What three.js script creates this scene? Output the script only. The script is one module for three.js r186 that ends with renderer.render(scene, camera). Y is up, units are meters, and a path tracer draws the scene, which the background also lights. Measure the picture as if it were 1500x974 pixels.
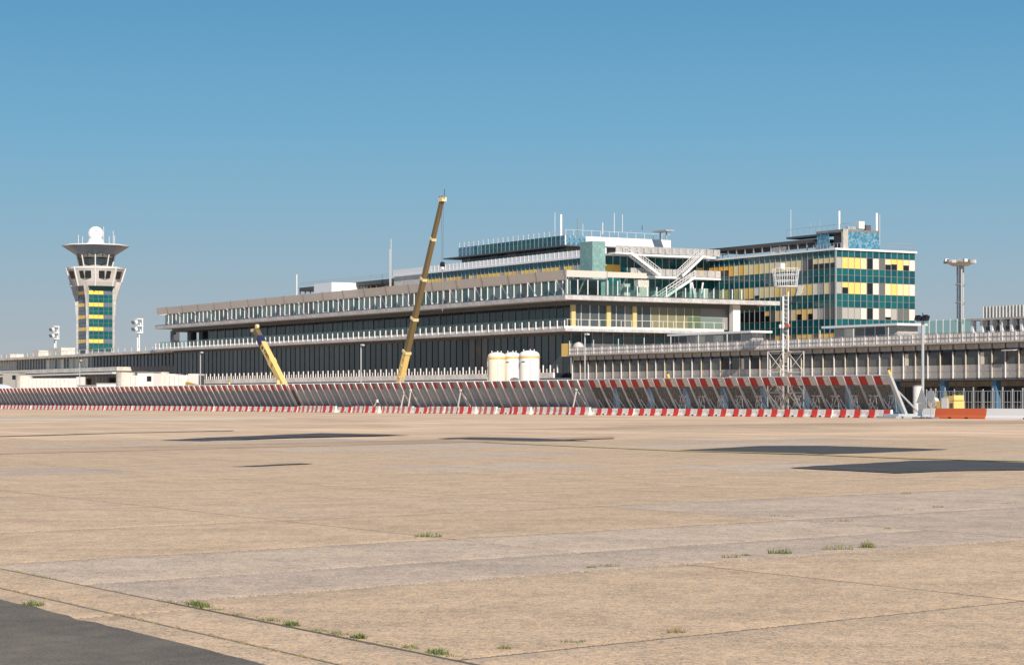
import * as THREE from 'three';
import { mergeGeometries } from 'three/addons/utils/BufferGeometryUtils.js';
import { FontLoader } from 'three/addons/loaders/FontLoader.js';
import { TextGeometry } from 'three/addons/geometries/TextGeometry.js';

// ---------- camera, sky, sun, exposure ----------
const F = 3221, CX = 750, HY = 587, H = 1.73;            // focal length, principal column and horizon row (photo pixels), eye height
const scene = new THREE.Scene();
const renderer = new THREE.WebGLRenderer({ antialias: true });
renderer.setSize(1024, 664);
renderer.toneMapping = THREE.LinearToneMapping;
renderer.toneMappingExposure = 1.15;
renderer.shadowMap.enabled = true;
const camera = new THREE.PerspectiveCamera(2 * Math.atan(487 / F) * 180 / Math.PI, 1500 / 974, 0.5, 6000);
camera.position.set(0, H, 0);
camera.lookAt(0, H, -100);
camera.setViewOffset(1500, 974, 0, 487 - HY, 1500, 974);   // vertical lens shift keeps the verticals upright
const SUN = new THREE.Vector3(0.28, 0.62, 0.98).normalize();
{
  const w = 512, h = 256, d = new Float32Array(w * h * 4);
  const stops = [[-90, .26, .23, .19], [-1, .30, .29, .27], [0, .385, .40, .425], [1.5, .355, .405, .44], [4.5, .235, .395, .51], [7, .155, .362, .53], [10.4, .098, .282, .478], [25, .06, .2, .42], [90, .036, .125, .34]];
  for (let y = 0; y < h; y++) {
    const el = ((y + .5) / h - .5) * 180;
    let k = 0; while (k < stops.length - 2 && el > stops[k + 1][0]) k++;
    const a = stops[k], b = stops[k + 1], t = Math.min(1, Math.max(0, (el - a[0]) / (b[0] - a[0])));
    for (let x = 0; x < w; x++) { const i = (y * w + x) * 4; for (let c = 0; c < 3; c++) d[i + c] = a[c + 1] + (b[c + 1] - a[c + 1]) * t; d[i + 3] = 1; }
  }
  const sky = new THREE.DataTexture(d, w, h, THREE.RGBAFormat, THREE.FloatType);
  sky.mapping = THREE.EquirectangularReflectionMapping; sky.magFilter = THREE.LinearFilter; sky.minFilter = THREE.LinearFilter; sky.needsUpdate = true;
  scene.background = sky; scene.environment = sky;
}
const sun = new THREE.DirectionalLight(0xfff3e4, 5);
sun.position.copy(SUN).multiplyScalar(600).add(new THREE.Vector3(-20, 0, -280));
sun.target.position.set(-20, 0, -280); scene.add(sun, sun.target);
sun.castShadow = true; sun.shadow.mapSize.set(4096, 4096); sun.shadow.radius = 1;
Object.assign(sun.shadow.camera, { left: -330, right: 330, top: 330, bottom: -330, near: 10, far: 1500 });

// ---------- helpers ----------
let seed = 20240611;
const rnd = () => { seed = (seed * 1664525 + 1013904223) >>> 0; return seed / 4294967296; };
const rr = (a, b) => a + (b - a) * rnd();
const hash2 = (x, y) => { let h = (Math.imul(x | 0, 374761393) + Math.imul(y | 0, 668265263)) | 0; h = Math.imul(h ^ (h >>> 13), 1274126177); return ((h ^ (h >>> 16)) >>> 0) / 4294967296; };
const vn = (x, y) => { const i = Math.floor(x), j = Math.floor(y), u = x - i, v = y - j, s = u * u * (3 - 2 * u), t = v * v * (3 - 2 * v); return (hash2(i, j) * (1 - s) + hash2(i + 1, j) * s) * (1 - t) + (hash2(i, j + 1) * (1 - s) + hash2(i + 1, j + 1) * s) * t; };
const fbm = (x, y, o = 4) => { let a = .5, r = 0, n = 0; for (let k = 0; k < o; k++) { r += a * vn(x, y); n += a; x = x * 2.03 + 17.1; y = y * 2.03 + 5.7; a *= .55; } return r / n; };
// tiling value noise for textures
const tn = (x, y, p, q) => { const i = Math.floor(x), j = Math.floor(y), u = x - i, v = y - j, s = u * u * (3 - 2 * u), t = v * v * (3 - 2 * v), m = (a) => ((a % p) + p) % p, g = (a, b) => hash2(m(a) + q * 71, m(b) - q * 13); return (g(i, j) * (1 - s) + g(i + 1, j) * s) * (1 - t) + (g(i, j + 1) * (1 - s) + g(i + 1, j + 1) * s) * t; };
function tex(n, fn, srgb = true, rep = 1) {
  const d = new Uint8Array(n * n * 4);
  for (let y = 0; y < n; y++) for (let x = 0; x < n; x++) { const c = fn(x / n, y / n), i = (y * n + x) * 4; d[i] = Math.max(0, Math.min(255, c[0] * 255)); d[i + 1] = Math.max(0, Math.min(255, c[1] * 255)); d[i + 2] = Math.max(0, Math.min(255, c[2] * 255)); d[i + 3] = 255; }
  const t = new THREE.DataTexture(d, n, n, THREE.RGBAFormat); t.wrapS = t.wrapT = THREE.RepeatWrapping; t.magFilter = THREE.LinearFilter; t.minFilter = THREE.LinearMipmapLinearFilter; t.generateMipmaps = true;
  if (srgb) t.colorSpace = THREE.SRGBColorSpace; t.repeat.set(rep, rep); t.needsUpdate = true; return t;
}
const C = (r, g, b) => new THREE.Color().setRGB(r, g, b);
const std = (r, g, b, rough = .7, metal = 0, extra = {}) => new THREE.MeshStandardMaterial({ color: C(r, g, b), roughness: rough, metalness: metal, side: THREE.DoubleSide, ...extra });
const taken = {};
const numbered = (n) => { const k = taken[n] = (taken[n] ?? -1) + 1; return k ? n + '_' + String(k).padStart(3, '0') : n; };

// building frame: x' runs along the airside facade towards the viewer's right, z' out of it towards the apron
const cA = .5212, sA = .8534, OX = 8.65, OD = 357, TH = -Math.atan2(sA, cA);
const W = (x, y, z) => new THREE.Vector3(OX + cA * x - sA * z, y, -OD + sA * x + cA * z);
const dep = (x, z) => OD - sA * x - cA * z;
const PX = (px, z) => { const r = (px - CX) / F; return (r * (OD - cA * z) - OX + sA * z) / (cA + r * sA); };
const PZ = (px, x) => { const r = (px - CX) / F; return (r * (OD - sA * x) - OX - cA * x) / (r * cA - sA); };
const PY = (py, x, z) => H + (HY - py) / F * dep(x, z);
const GP = (px, py) => { const Z = H * F / (py - HY); return new THREE.Vector3((px - CX) / F * Z, 0, -Z); };

function finish(o, label, category, group, kind) {
  o.userData = { ...o.userData };
  if (label) o.userData.label = label; if (category) o.userData.category = category; if (group) o.userData.group = group; if (kind) o.userData.kind = kind;
  return o;
}
function thing(name, label, category, [x, y, z] = [0, 0, 0], group, turn = TH, world = false) {
  const g = new THREE.Group(); g.name = numbered(name);
  if (world) g.position.set(x, y, z); else g.position.copy(W(x, y, z));
  g.rotation.y = turn; scene.add(g); return finish(g, label, category, group);
}
function copyThing(src, pos, label, turn) {
  const g = src.clone(); g.name = numbered(src.name.replace(/_\d{3}$/, '')); g.position.copy(pos); if (turn !== undefined) g.rotation.y = turn;
  g.userData = { ...src.userData }; if (label) g.userData.label = label; scene.add(g); return g;
}
const UB = new THREE.BoxGeometry(1, 1, 1);
const UC = new THREE.CylinderGeometry(.5, .5, 1, 10);
function mesh(parent, name, geo, mat) { const m = new THREE.Mesh(geo, mat); m.name = name; m.castShadow = m.receiveShadow = true; parent.add(m); return m; }
// box between extents, coordinates local to parent
function bx(parent, name, mat, x0, x1, y0, y1, z0, z1) {
  const m = mesh(parent, name, UB, mat);
  m.scale.set(Math.abs(x1 - x0), Math.abs(y1 - y0), Math.abs(z1 - z0)); m.position.set((x0 + x1) / 2, (y0 + y1) / 2, (z0 + z1) / 2); return m;
}
// box geometry with uv in metres (for textured materials)
function boxM(w, h, d) {
  const g = new THREE.BoxGeometry(w, h, d), u = g.attributes.uv, s = [[d, h], [d, h], [w, d], [w, d], [w, h], [w, h]];
  for (let f = 0; f < 6; f++) for (let k = 0; k < 4; k++) { const i = f * 4 + k; u.setXY(i, u.getX(i) * s[f][0], u.getY(i) * s[f][1]); }
  return g;
}
function tb(parent, name, mat, x0, x1, y0, y1, z0, z1) {
  const m = mesh(parent, name, boxM(Math.abs(x1 - x0), Math.abs(y1 - y0), Math.abs(z1 - z0)), mat); m.position.set((x0 + x1) / 2, (y0 + y1) / 2, (z0 + z1) / 2); return m;
}
// bar of square or round section between two points
const V = (x, y, z) => new THREE.Vector3(x, y, z);
function bar(parent, name, mat, a, b, w, d = w, round = false) {
  const m = mesh(parent, name, round ? UC : UB, mat), dir = b.clone().sub(a), L = dir.length();
  m.scale.set(w, L, d); m.position.copy(a).add(b).multiplyScalar(.5); m.quaternion.setFromUnitVectors(V(0, 1, 0), dir.normalize()); return m;
}
function barGeo(a, b, w) { const dir = b.clone().sub(a), g = new THREE.CylinderGeometry(w / 2, w / 2, dir.length(), 5); g.applyQuaternion(new THREE.Quaternion().setFromUnitVectors(V(0, 1, 0), dir.clone().normalize())); g.translate(...a.clone().add(b).multiplyScalar(.5).toArray()); return g; }
const joinBars = (parent, name, mat, list, w) => mesh(parent, name, mergeGeometries(list.map(([a, b, ww]) => barGeo(a, b, ww || w))), mat);

// ---------- materials ----------
const grit = tex(1024, (u, v) => {
  const a = tn(u * 256, v * 256, 256, 1), b = tn(u * 512, v * 512, 512, 2), c = tn(u * 48, v * 48, 48, 3), d = tn(u * 8, v * 8, 8, 4), e = tn(u * 128, v * 128, 128, 9);
  let k = .89 + .14 * (a - .5) + .17 * (b - .5) + .1 * (c - .5) + .09 * (d - .5) + .12 * (e - .5);
  if (b > .84) k += .10; if (b < .14) k -= .13; if (a < .14) k -= .16; if (a > .9) k += .09;
  const w = (a - .5) * .05 + (c - .5) * .02; return [k + w, k, k - w * 1.3];
}, true, 1 / 4);
const gritBump = tex(512, (u, v) => { const k = .5 + .5 * (tn(u * 256, v * 256, 256, 1) - .5) + .5 * (tn(u * 128, v * 128, 128, 5) - .5); return [k, k, k]; }, false, 1 / 3);
const asph = tex(1024, (u, v) => { const a = tn(u * 512, v * 512, 512, 6), c = tn(u * 24, v * 24, 24, 7), d = tn(u * 6, v * 6, 6, 8); let k = .85 + .22 * (a - .5) + .12 * (c - .5) + .14 * (d - .5); if (a > .86) k += .22; if (a < .15) k -= .2; return [k, k * .99, k * .97]; }, true, 1 / 4);
const far = tex(1024, (u, v) => { const a = tn(u * 256, v * 256, 256, 11), c = tn(u * 10, v * 40, 40, 12), d = tn(u * 6, v * 6, 6, 13), e = tn(u * 32, v * 32, 32, 14); const k = .88 + .08 * (a - .5) + .13 * (c - .5) + .12 * (d - .5) + .08 * (e - .5); return [k + .01, k, k - .01]; }, true, 1 / 60);
const grime = tex(512, (u, v) => { const a = tn(u * 64, v * 16, 64, 21), b = tn(u * 16, v * 16, 16, 22), c = tn(u * 128, v * 128, 128, 23); const k = .92 + .14 * (a - .5) + .12 * (b - .5) + .08 * (c - .5); return [k, k * .99, k * .97]; }, true, 1 / 8);
const mural = tex(256, (u, v) => { const a = tn(u * 16, v * 16, 16, 31) * .5 + tn(u * 64, v * 64, 64, 32) * .5; const t = Math.max(0, Math.min(1, (a - .36) * 3)); return [.22 + .25 * t, .42 + .2 * t, .52 + .16 * t]; }, true, 1 / 5);
const slabTone = [[.77, .53, .315], [.76, .53, .325], [.79, .545, .325], [.745, .515, .305]].map(c => new THREE.MeshStandardMaterial({ color: C(...c), map: grit, bumpMap: gritBump, bumpScale: .006, roughness: .95, vertexColors: true }));
const slabPink = [[.75, .555, .375], [.73, .54, .37], [.68, .505, .35]].map(c => new THREE.MeshStandardMaterial({ color: C(...c), map: grit, bumpMap: gritBump, bumpScale: .004, roughness: .92, vertexColors: true }));
const M = {
  far: std(.86, .60, .37, .95, 0, { map: far }), asphalt: std(.225, .182, .132, .92, 0, { map: asph, bumpMap: gritBump, bumpScale: .004 }),
  patch: std(.092, .082, .072, .9, 0, { map: asph }), brownTrack: std(.66, .455, .28, .95, 0, { map: far }), paleTrack: std(.82, .65, .45, .95, 0, { map: far }), yellowPaint: std(.55, .42, .12, .8),
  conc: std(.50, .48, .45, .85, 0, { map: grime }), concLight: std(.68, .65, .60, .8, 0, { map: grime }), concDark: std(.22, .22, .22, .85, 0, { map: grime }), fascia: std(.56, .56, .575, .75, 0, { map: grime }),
  white: std(.78, .77, .75, .5), whiteDull: std(.62, .61, .59, .6), cream: std(.72, .66, .52, .6), steel: std(.45, .46, .47, .45, .6), galv: std(.42, .44, .45, .55, .3), dark: std(.03, .03, .032, .6), darkGrey: std(.09, .09, .095, .6), grey: std(.28, .28, .28, .7), panelGrey: std(.46, .45, .44, .6, 0, { map: grime }),
  glassA: std(.022, .035, .042, .12), glassB: std(.05, .072, .08, .14), glassC: std(.032, .052, .056, .1), glassD: std(.010, .013, .016, .15), glassGreen: std(.05, .11, .108, .1), glassGrey: std(.13, .135, .13, .18),
  teal: std(.004, .088, .098, .1), teal2: std(.006, .105, .108, .12), teal3: std(.004, .068, .085, .08), tealPale: std(.23, .40, .385, .5, 0, { map: grime }), mural: std(1, 1, 1, .35, 0, { map: mural }),
  yellow: std(.88, .56, .09, .6), yellow2: std(.80, .54, .15, .6), pale: std(.76, .62, .33, .6), creamBlind: std(.70, .66, .55, .7), greyBlind: std(.36, .35, .32, .7), orange: std(.86, .44, .05, .7),
  tan: std(.66, .60, .53, .75, 0, { transparent: true, opacity: .8 }), rib: std(.24, .21, .18, .6),
  red: std(.40, .022, .022, .6), redB: std(.62, .045, .03, .55), redFade: std(.50, .12, .09, .7), orangeB: std(.62, .13, .04, .55), barrier: std(.86, .84, .80, .7, 0, { map: grime }),
  sheet: std(.28, .35, .44, .5, .2, { map: grime }), sheet2: std(.33, .40, .48, .5, .2, { map: grime }), sheetDark: std(.12, .13, .145, .5, .3), mesh: std(.18, .23, .29, .7, .1, { transparent: true, opacity: .9 }), meshOpen: std(.2, .215, .22, .6, .2, { transparent: true, opacity: .34 }), plate: std(.50, .53, .54, .5, .2),
  crane: std(.74, .52, .18, .5), craneShade: std(.165, .118, .052, .55), black: std(.012, .012, .014, .5), tankWhite: std(.82, .79, .74, .4), tankCream: std(.80, .72, .56, .45), tankBand: std(.74, .47, .16, .5), blue: std(.06, .16, .27, .6), whiteGrime: std(.88, .85, .82, .7, 0, { map: grime }), mullionCream: std(.52, .47, .37, .6), glassE: std(.07, .085, .092, .16), glassSkyTone: std(.13, .19, .185, .12), towerWhite: std(.55, .55, .555, .7, 0, { map: grime }), canopy: std(.07, .062, .055, .6), olive: std(.20, .19, .115, .3), ochre: std(.55, .45, .2, .6), railGrey: std(.46, .455, .45, .7, 0, { map: grime }), postWhite: std(.86, .87, .88, .5), greyWin: std(.075, .08, .08, .15), greyWin2: std(.1, .1, .098, .18), blueDark: std(.02, .03, .09, .5), amber: std(.85, .50, .06, .4), bluegrey: std(.12, .15, .19, .4),
  balGlass: new THREE.MeshPhysicalMaterial({ color: C(.74, .86, .82), roughness: .05, transmission: 1, thickness: 0, side: THREE.DoubleSide }),
  grass: std(.12, .17, .045, .9), grass2: std(.20, .21, .075, .9), grassDry: std(.26, .20, .09, .95)
};

// ---------- ground ----------
{
  const g = new THREE.PlaneGeometry(5000, 5000, 1, 1); g.rotateX(-Math.PI / 2); g.rotateY(TH);
  const u = g.attributes.uv, p = g.attributes.position; for (let i = 0; i < u.count; i++) u.setXY(i, p.getX(i) * cA + p.getZ(i) * sA, -p.getX(i) * sA + p.getZ(i) * cA);
  finish(mesh(scene, 'apron_ground', g, M.far), 'wide beige concrete apron reaching to the terminal', 'ground', null, 'structure');
}
// ground axes measured from the joints: b grows across the joints that run along the facade, a across the others
const AB = (a, b) => ({ X: (.7405 * b - .521 * a) / .982, Z: (.672 * b + .8536 * a) / .982 });
const apron = new THREE.Group(); apron.name = 'concrete_pavement'; scene.add(apron); finish(apron, 'beige concrete pavement slabs with open joints', 'pavement', null, 'structure');
function slabGeo(a0, a1, b0, b1, y, jag = 0) {
  const na = Math.max(2, Math.ceil((a1 - a0) / .45)), nb = Math.max(2, Math.ceil((b1 - b0) / .45)), pos = [], uv = [], col = [], idx = [], q = rr(0, 50), r2 = rr(0, 50), fl = rnd() < .5 ? -1 : 1;
  for (let i = 0; i <= na; i++) for (let j = 0; j <= nb; j++) {
    let a = a0 + (a1 - a0) * i / na, b = b0 + (b1 - b0) * j / nb;
    if (i === 0) a += .012 * fbm(b * 3 + q, 1); if (i === na) a -= .012 * fbm(b * 3 + q, 7); if (j === 0) b += .014 * fbm(a * 3 + q, 3); if (j === nb) b -= .014 * fbm(a * 3, q) + jag * fbm(a * 2.2, 9.3);
    const p = AB(a, b); pos.push(p.X, y, -p.Z); uv.push(p.X * fl + q, p.Z + r2);
    const k = .94 + .14 * (fbm(p.X * .55 + q, p.Z * .55, 4)), st = fbm(p.X * 1.7 + 40, p.Z * 1.7 + q, 3); const m = st > .68 ? .94 : 1; col.push(k * m, k * m * (.985 + .02 * st), k * m * (.96 + .06 * st));
  }
  for (let i = 0; i < na; i++) for (let j = 0; j < nb; j++) { const k = i * (nb + 1) + j; idx.push(k, k + 1, k + nb + 1, k + 1, k + nb + 2, k + nb + 1); }
  const n = pos.length / 3, ring = [];
  for (let j = 0; j <= nb; j++) ring.push(j); for (let i = 1; i <= na; i++) ring.push(i * (nb + 1) + nb); for (let j = nb - 1; j >= 0; j--) ring.push(na * (nb + 1) + j); for (let i = na - 1; i >= 1; i--) ring.push(i * (nb + 1));
  ring.forEach((k) => { pos.push(pos[k * 3], y - .045, pos[k * 3 + 2]); uv.push(uv[k * 2], uv[k * 2 + 1] + .045); col.push(.45, .43, .4); });
  ring.forEach((k, i) => { const i2 = (i + 1) % ring.length, k2 = ring[i2]; idx.push(k, n + i, k2, k2, n + i, n + i2); });
  const g = new THREE.BufferGeometry(); g.setAttribute('position', new THREE.Float32BufferAttribute(pos, 3)); g.setAttribute('uv', new THREE.Float32BufferAttribute(uv, 2)); g.setAttribute('color', new THREE.Float32BufferAttribute(col, 3)); g.setIndex(idx); g.computeVertexNormals(); return g;
}
const seen = (a, b) => { const p = AB(a, b); return p.Z > 6 && p.Z < 92 && Math.abs(p.X) < .2329 * p.Z * 1.12 + 4.5; };
const TOP = .03, SB = 6.25, SAx = 4.8, joints = [];
for (let i = 0; i < 16; i++) for (let j = -6; j < 20; j++) {
  const b0 = 7.19 + SB * i, a0 = 10.9 + SAx * j, b1 = b0 + SB, a1 = a0 + SAx;
  if (![[a0, b0], [a1, b0], [a0, b1], [a1, b1], [(a0 + a1) / 2, (b0 + b1) / 2]].some(([a, b]) => seen(a, b))) continue;
  const pink = (j === 1 && i < 3) || (j === 1 && i === 3) || (j === 2 && i >= 2 && i < 5) || (j === 0 && i === 3) || (j > 4 && hash2(i * 7, j * 3) > .72);
  if (j === 1 && i < 2) { mesh(apron, 'concrete_slab', slabGeo(a0 + .02, a0 + 2.0, b0 + .02, b1 - .02, TOP), slabPink[2]); mesh(apron, 'concrete_slab', slabGeo(a0 + 2.02, a1 - .02, b0 + .02, b1 - .02, TOP), slabPink[0]); continue; }
  joints.push([a0, b0, a0, b1], [a0, b0, a1, b0]); const set = pink ? slabPink : slabTone; mesh(apron, 'concrete_slab', slabGeo(a0 + .02, a1 - .02, b0 + .02, b1 - .02, TOP), set[(hash2(i, j) * set.length) | 0]);
}
for (let j = -4; j < 5; j++) { const a0 = 9 + 6 * j; mesh(apron, 'edge_slab', slabGeo(a0 + .01, a0 + 5.99, 6.44, 7.155, TOP), slabTone[2]); mesh(apron, 'edge_slab', slabGeo(a0 + .01, a0 + 5.99, 5.55, 6.405, TOP), slabTone[2]); }
{
  const gs = joints.concat([[-14, 6.42, 34, 6.42], [-14, 7.17, 34, 7.17]]).map(([a0, b0, a1, b1]) => { const p = AB(a0, b0), q = AB(a1, b1), d = V(q.X - p.X, 0, -(q.Z - p.Z)), n = V(-d.z, 0, d.x).normalize().multiplyScalar(.024), g = new THREE.BufferGeometry(); g.setAttribute('position', new THREE.Float32BufferAttribute([p.X - n.x, .028, -p.Z - n.z, p.X + n.x, .028, -p.Z + n.z, q.X - n.x, .028, -q.Z - n.z, q.X + n.x, .028, -q.Z + n.z], 3)); g.setIndex([0, 1, 2, 1, 3, 2]); g.computeVertexNormals(); return g; });
  finish(mesh(apron, 'joint_soil', mergeGeometries(gs), std(.18, .14, .10, 1)), 'dark soil lying in the slab joints', null, null, 'stuff');
}
{ // worn asphalt with a ragged edge over the concrete strip
  const s = new THREE.Shape(), pts = []; for (let k = 0; k <= 150; k++) { const a = -14 + k * .3; const p = AB(a, 5.98 + .16 * (fbm(a * .9, 3.3, 4) - .5) + .05 * (vn(a * 6, 1) - .5)); pts.push([p.X, p.Z]); }
  const e0 = AB(31, -30), e1 = AB(-14, -30); s.moveTo(...pts[0]); pts.slice(1).forEach(p => s.lineTo(...p)); s.lineTo(e0.X, e0.Z); s.lineTo(e1.X, e1.Z);
  const g = new THREE.ExtrudeGeometry(s, { depth: .05, bevelEnabled: false }); g.rotateX(-Math.PI / 2);
  const m = mesh(scene, 'asphalt_road', g, M.asphalt); finish(m, 'worn dark asphalt beside the concrete edge strip', 'road', null, 'structure');
  m.position.y = -.004;
}
function sheet(name, mat, pts, y, label) {
  const s = new THREE.Shape(); const w0 = pts.map(([px, py]) => GP(px, py)), rag = name === 'asphalt_patch' ? .16 : .05, w = []; w0.forEach((p, i) => { const q = w0[(i + 1) % w0.length], n = Math.max(1, Math.round(p.distanceTo(q) / .5)); for (let k = 0; k < n; k++) { const t = p.clone().lerp(q, k / n); t.x += rag * (fbm(t.x * 1.3 + 3, t.z * 1.3) - .5) * 2; t.z += rag * 3 * (fbm(t.z * .9, t.x * .9 + 8) - .5); w.push(t); } }); w.forEach((p, i) => i ? s.lineTo(p.x, -p.z) : s.moveTo(p.x, -p.z));
  const g = new THREE.ShapeGeometry(s); g.rotateX(-Math.PI / 2); g.computeVertexNormals(); const m = mesh(scene, numbered(name), g, mat); m.position.y = y; return finish(m, label, 'ground marking', null, 'structure');
}
sheet('brown_wheel_track', M.brownTrack, [[-60, 668.5], [-60, 662], [300, 652.5], [640, 645], [900, 640], [900, 643], [660, 650], [300, 659]], .038, 'brown wheel track across the apron');
sheet('brown_wheel_track', M.brownTrack, [[700, 630], [1000, 623], [1300, 618.6], [1560, 614.5], [1560, 620], [1300, 624], [1000, 628]], .004, 'brown wheel track near the barriers');
sheet('pale_wheel_track', M.paleTrack, [[-60, 618], [-60, 612], [420, 612], [420, 615]], .004, 'pale strip of apron before the fence');
sheet('asphalt_patch', M.patch, [[-60, 640.5], [120, 635.5], [345, 630.5], [340, 631.6], [190, 634.5], [60, 638.5], [-60, 641.5]], .006, 'thin dark asphalt repair far across the apron');
sheet('asphalt_patch', M.patch, [[232, 646.5], [310, 642], [470, 635.5], [602, 638.2], [500, 640.5], [400, 643], [300, 647.5]], .042, 'broad dark asphalt repair with a pointed end');
sheet('asphalt_patch', M.patch, [[640, 643], [690, 641.6], [780, 643.2], [862, 647.2], [780, 647.6], [690, 645.3]], .042, 'narrow dark asphalt repair between two wide ones');
sheet('asphalt_patch', M.patch, [[335, 685.8], [440, 681], [457, 681.6], [370, 685.6]], .044, 'small dark asphalt sliver');
sheet('asphalt_patch', M.patch, [[985, 662], [1115, 654.6], [1200, 654.3], [1392, 659.8], [1290, 664.3], [1175, 667.8]], .042, 'dark asphalt square crossed by a yellow line');
sheet('asphalt_patch', M.patch, [[1152, 687.5], [1340, 677], [1420, 676.6], [1640, 686], [1560, 690], [1400, 692.5], [1310, 695.6]], .046, 'large dark asphalt square with a pale edge');
sheet('yellow_line', M.yellowPaint, [[700, 648.6], [1000, 662], [1180, 666.2], [1180, 667.2], [1000, 662.9], [700, 649.2]], .048, 'thin worn yellow taxi line');
sheet('yellow_line', M.yellowPaint, [[1180, 667.0], [1330, 673.0], [1600, 679.8], [1600, 680.9], [1330, 674.0], [1180, 667.9]], .05, 'thin worn yellow taxi line beyond the dark square');

// ---------- terminal ----------
const mod = 2.2, T = thing('terminal_building', 'long dark glazed terminal with two white terrace slabs and tan roof screen', 'building');
const XL = PX(226, 0), NB = Math.round(-XL / mod);
const yM0 = 13.05, yM1 = 13.5, yMk = 13.9, yU0 = 18.2, yU1 = 18.92;
{
  const glass = [M.glassB, M.glassC, M.glassB, M.glassA, M.glassC, M.glassA, M.glassE];
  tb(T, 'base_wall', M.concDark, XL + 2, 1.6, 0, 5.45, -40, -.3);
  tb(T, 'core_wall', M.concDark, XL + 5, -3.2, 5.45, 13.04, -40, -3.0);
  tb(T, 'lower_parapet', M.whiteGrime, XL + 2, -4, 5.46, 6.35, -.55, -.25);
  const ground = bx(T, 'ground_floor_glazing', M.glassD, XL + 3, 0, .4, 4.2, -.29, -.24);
  for (let k = 0; k < NB; k++) {
    const x0 = -3 - k * mod; if (x0 - mod < XL + 4) break;
    bx(T, 'lower_pane', glass[(hash2(k, 3) * glass.length) | 0], x0 - mod + .07, x0 - .07, 5.5, 12.6, -2.95, -2.88);
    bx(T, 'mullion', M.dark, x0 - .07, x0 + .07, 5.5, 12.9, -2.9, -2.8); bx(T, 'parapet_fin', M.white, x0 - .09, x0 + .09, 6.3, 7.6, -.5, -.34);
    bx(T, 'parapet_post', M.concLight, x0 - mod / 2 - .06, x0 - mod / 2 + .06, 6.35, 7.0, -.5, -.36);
  }
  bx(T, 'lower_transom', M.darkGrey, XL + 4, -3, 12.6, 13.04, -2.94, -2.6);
  // slabs
  const zM = PZ(1062, 0), zU = PZ(1143, 0);
  tb(T, 'middle_slab', M.fascia, XL, 0, yM0, yM1, zM, 0);
  tb(T, 'middle_kerb', M.whiteGrime, XL + .1, -.12, yM1, yMk, zM + .1, -.12);
  tb(T, 'upper_slab', M.fascia, XL, 0, yU0, yU1, zU, 0);
  bx(T, 'upper_soffit_beam', M.darkGrey, XL + 3, -2.5, yU0 - .7, yU0 - .01, zU + 3, -3);
  for (let k = 0; k <= NB; k++) { const x = -.25 - k * mod; if (x < XL) break; bx(T, 'railing_post', M.white, x - .07, x + .07, yM1 + .02, yM1 + 1.35, -.1, .04); }
  bx(T, 'glass_balustrade', M.balGlass, XL + .5, -.6, yMk, yMk + 1.35, -1.13, -1.1);
  // middle storey glazing, set back; the far corner stands open on columns
  const xo = PX(303, -6);
  bx(T, 'middle_core', M.grey, xo, -3.4, yMk, yU0 - .02, zM - 4, -6.2);
  for (let k = 0; k < NB; k++) {
    const x0 = -3.3 - k * mod; if (x0 - mod < xo) break;
    const h = hash2(k, 11), mat = h < .12 ? M.glassD : h < .4 ? M.glassB : h < .7 ? M.glassC : M.glassA;
    bx(T, 'middle_pane', mat, x0 - mod + .06, x0 - .06, yMk, yU0 - .72, -6.1, -6.02);
    if (k % 2 === 0) bx(T, 'middle_mullion', M.grey, x0 - .06, x0 + .06, yMk, yU0 - .7, -6.05, -5.9);
  }
  for (const px of [255, 280, 297]) { const x = PX(px, -8); bx(T, 'column', M.darkGrey, x - 1.1, x + 1.1, yMk - .3, yU0 - .02, -8.8, -7.4); }
  // right end of the middle storey
  const z1 = PZ(1028, -3); const cols = 15; 
  for (let k = 0; k < cols; k++) {
    const za = -3.4 + (z1 + 3.4) * k / cols, zb = -3.4 + (z1 + 3.4) * (k + 1) / cols;
    const mat = k > 8 ? [M.olive, M.glassGrey, M.olive][(hash2(k, 5) * 3) | 0] : [M.glassGrey, M.glassE, M.glassB, M.glassE][(hash2(k, 8) * 4) | 0];
    const p = bx(T, 'end_pane', mat, -3.3, -3.22, yMk, yU0 - .7, zb + .05, za - .05);
    if (k === 0 || k === 4 || k === 7) bx(T, 'end_pier', M.ochre, -3.25, -2.85, yMk, yU0 - .02, za - .5, za + .3);
    else bx(T, 'end_mullion', M.whiteDull, -3.24, -3.1, yMk, yU0 - .7, za - .05, za + .05);
  }
  for (let k = 0; k < 16; k++) { const z = -.5 + (zM + .5) * k / 15; bx(T, 'end_railing_post', M.cream, -.2, -.12, yMk, yMk + 1.05, z - .04, z + .04); }
  bx(T, 'end_handrail', M.cream, -.2, -.14, yMk + 1.05, yMk + 1.11, zM + .2, -.3);
  bx(T, 'end_glass_screen', M.balGlass, -.4, -.37, yMk, yMk + 1.9, zM + .2, PZ(1010, 0));
  const cz = PZ(1077, -2); bx(T, 'white_column', M.white, -2.6, -1.5, 9, yU0 - .02, cz - .75, cz + .75);
  for (let k = 0; k < 7; k++) bx(T, 'recess_shade_pane', [M.glassA, M.glassB, M.glassD][k % 3], -22, -21.9, 9, yU0 - .02, zU + (z1 - zU) * k / 7 + .08, zU + (z1 - zU) * (k + 1) / 7 - .08);  // dark panes put the deep shade under the slab into their colour
  // lower storey at the right end, above the wing roof
  for (let k = 0; k < 14; k++) { const za = -3 + (zM + 3) * k / 14, zb = -3 + (zM + 3) * (k + 1) / 14; bx(T, 'end_lower_pane', [M.glassGrey, M.glassB, M.glassC, M.glassGreen][(hash2(k, 77) * 4) | 0], -3.1, -3.02, 9, yM0 - .5, zb + .06, za - .06); bx(T, 'end_lower_mullion', M.steel, -3.06, -2.9, 9, yM0 - .02, za - .06, za + .06); }
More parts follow.
